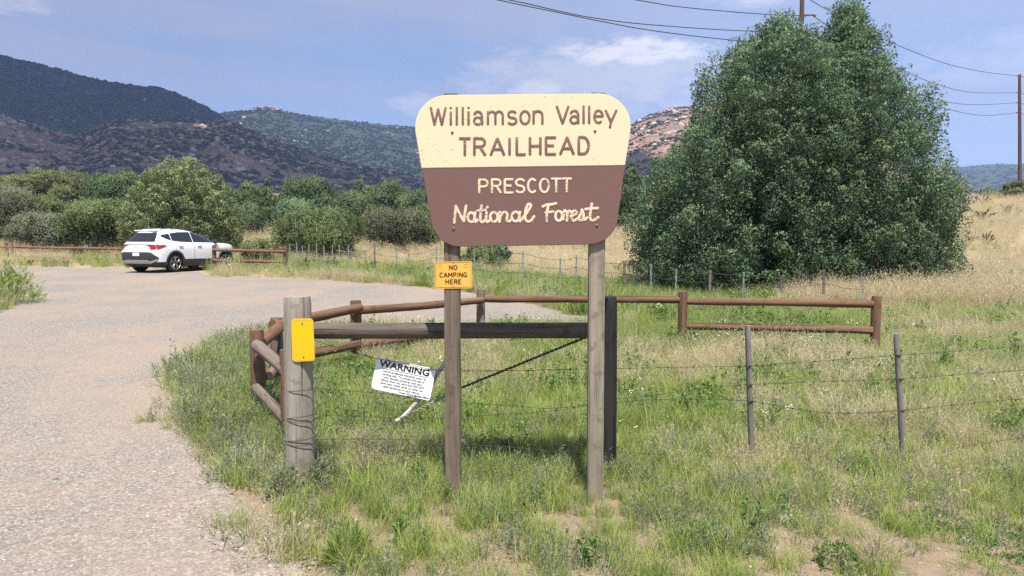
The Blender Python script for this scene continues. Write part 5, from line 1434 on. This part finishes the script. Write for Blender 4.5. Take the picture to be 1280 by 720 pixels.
SHRUBS = [
 ('grey leafy brush filling the left photo edge behind the far log fence', 6, 226, 326, 92, 40.5, L_grey, 9),
 ('rounded grey brush behind the far fence post left of the green bush', 62, 262, 328, 88, 39, L_grey, 8),
 ('tall yellow-green bush behind the far log fence beside the car', 116, 246, 330, 96, 38, L_green, 9),
 ('small bright green tree-like bush between the grey brush and the olive trees', 64, 241, 262, 50, 56, L_green, 6),
 ('pale grey-green brush filling the gap left of the pale juniper', 152, 262, 322, 46, 42, L_olive, 6),
 ('blue-green shrub left of the wide bright shrub behind the thin steel posts', 370, 244, 300, 50, 42, L_blue, 8),
 ('wide bright green shrub right behind the thin steel fence posts', 406, 257, 326, 104, 35, L_green, 11),
 ('olive shrub below the dark round tree, right of the wide bright shrub', 464, 251, 290, 36, 48, L_olive, 6),
 ('grey-green shrub with bare purple twigs against the left sign edge', 502, 256, 310, 74, 43, L_grey, 9),
 ('fresh green shrub directly behind the lower left corner of the sign', 532, 250, 308, 44, 45, L_green, 7),
 ('little leafy bush at the short log fence right of the car', 322, 297, 330, 44, 31.5, L_olive, 7),
 ('dark little evergreen showing under the sign between its posts', 622, 300, 336, 34, 30, L_blue, 7),
 ('pale leafy shrub left of the dark little evergreen under the sign', 596, 303, 338, 36, 29, L_green, 6),
 ('round grey-green shrub on the dry crest at the foot of the crest pole', 1266, 226, 250, 42, 72, L_olive, 7),
 ('tiny dark shrub on the dry crest between juniper and crest pole', 1231, 235, 250, 20, 74, L_dark, 5),
]
for i, (lb, u, vt, vb, wpx, Y, m, nlob) in enumerate(SHRUBS):
    bush('shrub', lb, 'shrub', u, vt, vb, wpx, Y, m, 500 + i, 'shrubs around the lot', nlob, 'round', dens=.78, dep=.9)
# weeds in a clump at the left edge of the lot

# woodland beyond the near trees, one mass
wk = [shrub_protos('woodland', 3, mm, 70 + i, .16, 260) for i, mm in enumerate((L_dark, L_olive, L_grey))]
wk = [q for g in wk for q in g]
n = 1700; az = rng.uniform(-1.0, .30, n); Yw_ = 70 + 330 * rng.power(1.3, n); x = az * Yw_; y = Yw_
k = (fbm(x / 26, y / 26, 4, 91) > np.where((az > -.13) & (az < .14), .42, .50)) & ~((az > .02) & (y < 80)) ; x, y = x[k], y[k]; n = len(x)
s = rng.uniform(1.5, 3.8, n) * (0.75 + .5 * fbm(x / 60, y / 60, 2, 5))
scatter('woodland', wk, np.stack([x, y, H(x, y) - .15], 1), randrot(n, rng, .08), np.stack([s * rng.uniform(.9, 1.4, n), s * rng.uniform(.9, 1.4, n), s * rng.uniform(.6, 1, n)], 1), rng.integers(0, 9, n), 'far evergreen scrub and small trees covering the flats below the mountain')

# cholla skeletons on the dry slope
M_chol = plain('dark_cholla_stem', (0.13, 0.095, 0.08), 0.9, 0.1)
CH = [(1229, 272, 34, 27, 'bushy dark cholla nearest the juniper edge on the dry slope'), (1258, 262, 44, 20, 'wide sparse cholla below the crest pole'), (1231, 301, 28, 28, 'dark branching cholla lowest beside the juniper'), (1210, 300, 27, 17, 'small dark cholla touching the juniper outline'),
      (1262, 325, 24, 17, 'small cholla low on the slope near the right photo edge'), (1279, 320, 24, 19, 'upright cholla cut by the right photo edge'), (1226, 252, 55, 22, 'faint dark cholla high under the skyline')]
for i, (u, v, Y, wpx, lb) in enumerate(CH):
    rg = np.random.default_rng(900 + i); g = ground(u, v + 5); Y = g.y; wd = wpx * Y / FPX; root = MB()
    for b in range(9):
        a = rg.uniform(0, 6.28); p = Vector((0, 0, -.05)); d = Vector((math.cos(a) * .7, math.sin(a) * .4, .7)).normalized()
        for sgm in range(3):
            q = p + d * wd * rg.uniform(.14, .24); root.tube([p, q], [wd * .032, wd * .026], 6)
            if rg.uniform() < .8:
                d2 = (d + Vector(rg.normal(0, .6, 3))).normalized(); d2.z = abs(d2.z); root.tube([q, q + d2 * wd * .16], [wd * .028, wd * .02], 6)
            p = q; d = (d + Vector(rg.normal(0, .45, 3)) + Vector((0, 0, .25))).normalized()
    o = root.build('cholla_cactus', M_chol, None, True); o.location = g; tag(o, lb, 'cactus', 'cholla on the dry slope')
#==PART6==
# ------------------------------------------------------------------ grasses and weeds
G_green = leaf_mat('green_grass_blade', (0.172, 0.240, 0.060), (0.315, 0.405, 0.105), (0.475, 0.52, 0.16), 0.5, 0.55, 0.45)
G_dry = leaf_mat('dry_grass_stem', (0.42, 0.345, 0.21), (0.60, 0.505, 0.325), (0.76, 0.67, 0.46), 0.5, 0.7, 0.4)
G_sage = leaf_mat('grey_green_weed', (0.18, 0.215, 0.125), (0.30, 0.34, 0.20), (0.43, 0.45, 0.29), 0.5, 0.7, 0.4)
G_broad = leaf_mat('broad_weed_leaf', (0.080, 0.150, 0.036), (0.150, 0.255, 0.058), (0.24, 0.35, 0.10), 0.45, 0.5, 0.4)
M_petal = plain('white_petal', (0.75, 0.75, 0.66), 0.7)
def blades(n, h0, h1, w, rad, lean, curl, rg, tint=(.15, .85)):
    b = rg.normal(0, rad, (n, 2)); h = rg.uniform(h0, h1, n); a = rg.uniform(0, 6.28, n)
    dx = np.stack([np.cos(a), np.sin(a)], 1); le = rg.uniform(.05, 1, n) * lean; cu = rg.uniform(.2, 1, n) * curl
    sd = np.stack([-np.sin(a + rg.normal(0, .8, n)), np.cos(a)], 1); sd /= np.linalg.norm(sd, axis=1, keepdims=True)
    ts = np.array([0, .35, .7, 1.0]); ww = np.array([.8, 1.0, .65, .08]) * w
    V = np.zeros((n, 4, 2, 3))
    for i, q in enumerate(ts):
        off = dx * (h * (le * q + cu * q * q))[:, None]; z = h * (q - .28 * cu * q * q)
        for j, sg in enumerate((-1, 1)):
            V[:, i, j, :2] = b + off + sd * (sg * ww[i] / 2) * rg.uniform(.8, 1.2, n)[:, None]; V[:, i, j, 2] = z - .01
    F = []
    base = np.arange(n)[:, None] * 8
    for i in range(3): F.append(base + np.array([[i * 2, i * 2 + 1, i * 2 + 3, i * 2 + 2]]))
    F = np.concatenate(F); T = np.repeat(rg.uniform(*tint, n), 8)
    return (V.reshape(-1, 3), F, T), V[:, 3].mean(1), V[:, 2].mean(1)
def proto(name, parts, m, extra=None):
    V, F, T = joinnp(parts); me = mesh_np(name, V, F, T); me.materials.append(m); return me
rg = np.random.default_rng(55)
K_green, K_dry, K_sage, K_broad, K_short, K_flower = [], [], [], [], [], []
for i in range(5):
    p, tip, _ = blades(44, .14, .36, .0052, .055, .35, .55, rg); q, _, _ = blades(6, .18, .34, .0035, .05, .4, .4, rg, (.9, 1.0)); K_green.append(proto('green_tuft', [p, q], G_green))
for i in range(5):
    p, tip, pre = blades(24, .24, .44, .0030, .05, .28, .38, rg); q, _, _ = blades(16, .10, .22, .004, .06, .5, .7, rg, (.3, .8))
    k = np.repeat(np.arange(24), 5); f = rg.uniform(0, 1, (len(k), 1)); hd = leaves(pre[k] + (tip[k] - pre[k]) * f, unit(tip[k] - pre[k]), .026, .0055, .35, rg, rg.uniform(.5, 1, len(k)))
    K_dry.append(proto('dry_tuft', [p, q, hd], G_dry))
for i in range(4):
    p, tip, pre = blades(14, .16, .34, .004, .05, .45, .2, rg); k = np.repeat(np.arange(14), 9); f = rg.uniform(-1.2, 1.0, (len(k), 1))
    lv = leaves(pre[k] + (tip[k] - pre[k]) * f, unit(tip[k] - pre[k]), .034, .009, .55, rg); K_sage.append(proto('grey_weed', [p, lv], G_sage))
for i in range(4):
    p, tip, pre = blades(6, .18, .36, .006, .035, .35, .15, rg); k = np.repeat(np.arange(6), 15); f = rg.uniform(-1.8, 1.05, (len(k), 1))
    d = unit(rg.normal(0, 1, (len(k), 3)) + np.array([0, 0, .35])); lv = leaves(pre[k] + (tip[k] - pre[k]) * f, d, .052, .024, .3, rg); K_broad.append(proto('broad_weed', [p, lv], G_broad))
for i in range(4):
    p, _, _ = blades(40, .03, .10, .0045, .075, .7, .7, rg); K_short.append(proto('short_tuft', [p], G_green if i < 3 else G_dry))
for i in range(2):
    p, _, _ = blades(26, .015, .045, .004, .10, 3.0, 1.2, rg); K_short.append(proto('litter_tuft', [p], G_dry))
K_cover = []
for i in range(3):
    n_ = 80; c_ = np.concatenate([rg.normal(0, .07, (n_, 2)), rg.uniform(.005, .05, (n_, 1))], 1); K_cover.append(proto('leafy_cover', [leaves(c_, np.tile([0, 0, .5], (n_, 1)), .030, .017, .9, rg)], G_broad))
for i in range(2):
    p, tip, pre = blades(5, .25, .40, .004, .04, .3, .1, rg); V, F, T = p; me = mesh_np('white_flower', V, F, T); me.materials.append(G_sage); me.materials.append(M_petal)
    bm = bmesh.new(); bm.from_mesh(me)
    for c_ in tip:
        for j in range(4):
            r_ = bmesh.ops.create_circle(bm, cap_ends=True, segments=6, radius=.008, matrix=Matrix.Translation(Vector(c_) + Vector(rg.normal(0, .010, 3))) @ Matrix.Rotation(rg.uniform(-.7, .7), 4, 'X'))
            for f in {f for v in r_['verts'] for f in v.link_faces}: f.material_index = 1
    bm.to_mesh(me); bm.free(); K_flower.append(me)

STRIP = [(240, 336), (350, 345), (430, 350), (500, 355), (600, 367), (680, 381), (740, 401), (790, 409), (860, 404), (930, 392), (1000, 388), (960, 372), (850, 366), (790, 362), (700, 352), (600, 345), (520, 337), (430, 336), (330, 331), (240, 331)]
BACKB = [(-200, 331), (240, 334), (240, 338), (-200, 338)]
def area_pts(dens, y0, y1, tmax=.85, rg=rng):
    ex = 3.0 if y1 < 30 else 0.0
    n = int((tmax * (y1 * y1 - y0 * y0) + 2 * ex * (y1 - y0)) * dens); y = rg.uniform(y0, y1, n * 2); k = rg.uniform(0, 1, n * 2) < (tmax * y + ex) / (tmax * y1 + ex); y = y[k][:n]; x = rg.uniform(-1, 1, len(y)) * (tmax * y + ex)
    return x, y
POSTS = [(pb.x, YB, .11), (pe.x, YE, .1), (at(565, 600, 4.57).x, 4.57, .07), (at(746, 600, 4.57).x, 4.57, .07)]
Gx, Gy, Gs, Gt = [], [], [], []       # type: 0 green 1 dry 2 sage 3 broad 4 short 5 cover 6 flower
for dens, y0, y1, sc in ((200, 2.55, 6.5, 1.0), (125, 6.5, 12, 1.05), (52, 12, 26, 1.25), (8.5, 26, 48, 1.9), (3.2, 48, 92, 2.6)):
    x, y = area_pts(dens, y0, y1); n = len(x)
    u, v = project(x, y, H(x, y)); r = np.hypot(x, y)
    road = inpoly(x, y, ROAD)
    edge = inpoly(x + .18, y, ROAD) | inpoly(x - .18, y, ROAD) | inpoly(x, y - .25, ROAD)
    q = rng.uniform(0, 1, n); nb = fbm(x * .55, y * .55, 4, 11); nf = fbm(x * 1.7, y * 1.7, 3, 12); nc = fbm(x * .33, y * .33, 4, 13)
    # cover
    cov = np.ones(n)
    fore = sstep(630, 740, v)
    cov = cov * (1 - fore * np.clip(.50 - 1.9 * (nb - .33) - 1.2 * (nf - .4), .0, .85))
    left = (u < 470) & (v > 560); lf_ = sstep(580, 660, v) * sstep(500, 390, u)
    cov = cov * (1 - .78 * lf_ * np.where(nf > .52, .55, 1))
    bare = np.exp(-(((u - 385) / 70) ** 2 + ((v - 612) / 26) ** 2)); cov *= 1 - .5 * bare
    cov = np.where(road, 0.0, cov)
    cov = np.where(edge & ~road & (v > 420), cov * .55, cov)
    cov = np.where(r > 24, cov * np.clip(.55 + 1.1 * (nb - .4), .2, 1), cov)
    ok = (q < cov) & (v < 760)
    # kind
    pg = .80 + 1.6 * (nc - .5) + .9 * (nf - .5) - .22 * sstep(900, 1200, u) * (v < 590)
    strip = inpoly(u, v, STRIP); t_g = rng.uniform(0, 1, n)
    pg = np.where(strip, .96, pg); pg = np.where((u > 760) & (u < 1090) & (v > 385) & (v < 450), pg + .25, pg)
    dry = (r > 15) & ~strip & (v < 392) & ~((u < 260) & (v > 322) & (t_g > .45)); pg = np.where(dry, .10 + .8 * (nc - .5), pg)
    pg = np.where((v > 600), pg + .05, pg)
    lc = (u < 400) & (v < 610) & (v > 425); t0 = rng.uniform(0, 1, n)
    ty = np.where(t0 < pg, 0, 1)
    t1 = rng.uniform(0, 1, n); t2 = rng.uniform(0, 1, n)
    ty = np.where((ty == 0) & (t1 < .16) & (nf > .5) & ((v < 570) | (t2 > .8)), 3, ty)
    ty = np.where((ty == 0) & (t1 > np.where(v > 560, .68, .80)), 2, ty)
    ty = np.where(lc & (t1 < .40), 2, ty); ty = np.where(lc & (t1 >= .40) & (ty == 1) & (t2 < .25), 0, ty)
    ty = np.where((r < 14) & (t2 < .005) & ~lc & (v < 560), 6, ty)
    ty = np.where((v > 600) & (t2 < .45 * sstep(600, 690, v) + .1) & (ty < 3), 4, ty)
    ty = np.where((u > 1080) & (v > 650 - .1 * (u - 1080)) & (nb > .40) & (t2 < .75), 5, ty)
    ty = np.where((u > 820) & (u < 940) & (v > 645) & (nf > .55) & (t2 < .3), 5, ty)
    hs = .66 + .45 * (nb - .5) + .12 * rng.normal(0, 1, n).clip(-1.5, 2.2)
    hs = hs * (1 - .30 * fore); hs = np.where(lc, hs * 1.05, hs); hs = np.where(dry & (v > 350) & (u > 820), hs * 1.6, hs); hs = np.where(strip, hs * 1.15, hs)
    hs = np.where(v < 548, hs * 1.1, hs); hs = np.where((v > 606) & (v < 690) & (np.abs(u - 745) < 45), hs * .6, hs); hs = np.where((v > 548) & (v < 690), hs * .78, hs)
    for X_p, Y_p, R_p in POSTS: ok &= np.hypot(x - X_p, y - Y_p) > R_p * .9; 
    Gx.append(x[ok]); Gy.append(y[ok]); Gs.append((np.clip(hs, .22, 2.0) * sc)[ok]); Gt.append(ty[ok])
# creeping weeds over the rim of the gravel
n = 2600; i = rng.integers(0, len(ROAD), n); e = RP[i] + rng.normal(0, .16, (n, 2)); k = (e[:, 1] > 2.7) & (e[:, 1] < 14) & (e[:, 0] > -3.4 - .1 * e[:, 1]); e = e[k]; e = e[fbm(e[:, 0] * 2.2, e[:, 1] * 2.2, 3, 8) > .50]
Gx.append(e[:, 0]); Gy.append(e[:, 1]); Gs.append(rng.uniform(.35, .8, len(e))); Gt.append(rng.choice([0, 4, 4, 2, 1], len(e)))
Gx, Gy, Gs, Gt = map(np.concatenate, (Gx, Gy, Gs, Gt)); Gz = H(Gx, Gy)
def put(name, tys, protos, label, tilt=.12):
    k = np.isin(Gt, tys); n = int(k.sum()); s = Gs[k]
    wd = s * rng.uniform(.9, 1.3, n)
    scatter(name, protos, np.stack([Gx[k], Gy[k], Gz[k]], 1), randrot(n, rng, tilt), np.stack([wd, wd, s * rng.uniform(.85, 1.15, n)], 1), rng.integers(0, len(protos), n), label)
    return n
cnt = [put('green_grass', [0], K_green, 'green grass growing through the field round the sign'), put('dry_grass', [1], K_dry, 'straw coloured dry grass over the field and the slope', .2),
       put('grey_weeds', [2], K_sage, 'grey-green feathery weeds among the grass'), put('broad_leaved_weeds', [3], K_broad, 'bright broad leaved weeds among the grass'),
       put('short_grass', [4], K_short, 'short sparse grass on the bare foreground soil'), put('leafy_ground_cover', [5], K_cover, 'low bright green leafy ground cover'), put('white_flowers', [6], K_flower, 'small white wild flowers in the field')]
print('tufts', cnt)
# stones and litter on the bare foreground soil
x, y = area_pts(260, 2.7, 6.0); u, v = project(x, y, 0); k = (v > 590) & (u > 300) & ~inpoly(x, y, ROAD) & (fbm(x * 1.3, y * 1.3, 3, 19) > .42); x, y = x[k], y[k]; n = len(x); s = .006 + .022 * rng.power(.5, n) ** 2
scatter('soil_stones', pebs, np.stack([x, y, s * .1], 1), randrot(n, rng, .3), s, rng.integers(0, 4, n), 'small loose stones on the bare soil')

# a few plants that stand out singly
def weed(name, label, u, v, w_px, h_px, m, seed, leaf=.05, lw=.024, n=420, up=.5, spread=.6):
    rg = np.random.default_rng(seed); g = ground(u, v); kx_ = g.y / FPX; wd, hg = w_px * kx_, h_px * kx_
    d = unit(rg.normal(0, 1, (n, 3)) + np.array([0, 0, .5])); d[:, 2] = np.abs(d[:, 2])
    c = d * np.array([wd / 2, wd / 2, hg]) * rg.uniform(.45, 1, (n, 1)) ** .6; lump = 1 + .35 * np.sin(c[:, :1] * 23 + seed) * np.cos(c[:, 1:2] * 19)
    root = thing(name, label, 'plant', g); c *= lump
    link('foliage', mesh_np('foliage', *leaves(c, unit(d + np.array([0, 0, up])), leaf, lw, spread, rg)), m, root)
    mb = MB()
    for i in range(12): mb.tube([(0, 0, -.02), Vector(c[i]) * .5 + Vector((0, 0, hg * .1)), Vector(c[i])], [.004, .003, .002], 4)
    mb.build('stem', M_twig, root)
weed('weed', 'low leafy green weed on bare soil below the right sign post', 878, 683, 92, 26, G_broad, 1, .022, .012, 700)
weed('weed', 'leafy green weed at the bottom photo edge right of centre', 1050, 707, 72, 24, G_broad, 2, .023, .012, 520)
weed('grass_tuft', 'pale dry bunch of grass leaning beside the bottom-edge weed', 1092, 706, 56, 26, G_dry, 3, .13, .004, 200, .5, .5)
weed('grass_tuft', 'grey-blue clump of grass under the right sign post', 935, 622, 66, 26, G_sage, 4, .12, .005, 200, 1.0, .5)
weed('weed', 'grey bushy weed hugging the foot of the thick corner post on its right', 402, 612, 40, 56, G_sage, 5, .045, .012, 420, .8)
weed('weed', 'grey bushy weed in front of the thick corner post on its left', 350, 622, 46, 44, G_sage, 6, .045, .012, 420, .8)
weed('weed', 'dense green clump of weeds in the foreground left of the sign', 432, 703, 64, 34, G_green, 7, .085, .0055, 620, .9, .5)
weed('weed', 'grey-green clump low at the gravel rim below the thick post', 300, 600, 80, 42, G_sage, 8, .045, .011, 460, .7)
weed('weed_clump', 'tall bright green weed clump on the gravel at the left photo edge', 2, 380, 84, 46, G_green, 17, .20, .022, 1500, 1.1, .5)
def stone(label, u, v, w_px, m, seed):
    g = ground(u, v); s = w_px * g.y / FPX; bm = bmesh.new(); bmesh.ops.create_icosphere(bm, subdivisions=3, radius=.5)
    for vv in bm.verts: vv.co *= 1 + .5 * mnoise.noise(vv.co * 1.9 + Vector((seed, 0, 0))); vv.co = Vector((vv.co.x * s, vv.co.y * s * .8, vv.co.z * s * .55))
    me = bpy.data.meshes.new('stone'); bm.to_mesh(me); bm.free(); o = link('stone', me, m); o.location = g + Vector((0, 0, s * .1)); tag(o, label, 'stone'); return o
M_stone = plain('pale_stone', (0.34, 0.31, 0.29), 0.9, 0.15, var=.25, scale=30)
stone('pale grey stone lying in the grass right of the right sign post', 984, 652, 26, M_stone, 3)
stone('dark flat stone lying alone on the gravel', 69, 601, 9, plain('dark_stone', (.12, .1, .09), .9), 5)
stone('small pale stone in bare soil near the lower right corner', 1206, 676, 12, M_stone, 9)
#==PART7==
# ------------------------------------------------------------------ the cloud whose shadow lies on the mountains, and the air
rg = np.random.default_rng(77)
m, t = new_mat('cloud_white'); finish(t, (0.85, 0.85, 0.87), 1.0, spec=0.0)
CZ = 1500.0; off = sdir * ((CZ - 150) / sdir.z)
V, F, b = [], [], 0
for i in range(860):
    ell = (-970, 1160, 960, 760) if i < 440 else (-290, 590, 390, 210) if i < 620 else (-390, 940, 480, 300)
    a = rg.uniform(0, 6.28); q = math.sqrt(rg.uniform(0, 1)); x = ell[0] + math.cos(a) * q * ell[2]; y = ell[1] + math.sin(a) * q * ell[3]
    if fbm(x / 300, y / 300, 3, 23) < .25 + .14 * q: continue
    r_ = rg.uniform(70, 150) * (1.15 - .55 * q)
    bm = bmesh.new(); bmesh.ops.create_icosphere(bm, subdivisions=2, radius=1)
    for v in bm.verts:
        k = 1 + .30 * mnoise.noise(v.co * 1.6 + Vector((i, 0, 0))) + .14 * mnoise.noise(v.co * 4 + Vector((0, i, 0)))
        V.append((x + off.x + v.co.x * r_ * k, y + off.y + v.co.y * r_ * k, CZ + (v.co.z * r_ * k * (.8 if v.co.z > 0 else .3)) + 60 * (1 - q)))
    bm.verts.index_update(); F += [tuple(b + v.index for v in f.verts) for f in bm.faces]; b += len(bm.verts); bm.free()
o = link('cloud', mesh_from('cloud', V, F, True), m); kind(o, 'structure', 'broad white cumulus cloud drifting high over the mountains')

mb = MB(); mb.box((0, 0, 250), (11400, 11400, 640))
m = bpy.data.materials.new('pale_air'); m.use_nodes = True; t = NT(m.node_tree)
pv = t.n('ShaderNodeVolumePrincipled'); pv.inputs['Color'].default_value = (0.42, 0.60, 1.0, 1); pv.inputs['Density'].default_value = 0.00018
pv.inputs['Anisotropy'].default_value = 0.0
oo = t.n('ShaderNodeOutputMaterial'); t.l(pv.outputs[0], oo.inputs['Volume'])
hz = mb.build('haze', m); kind(hz, 'stuff', 'thin pale blue air between the lot and the mountains')
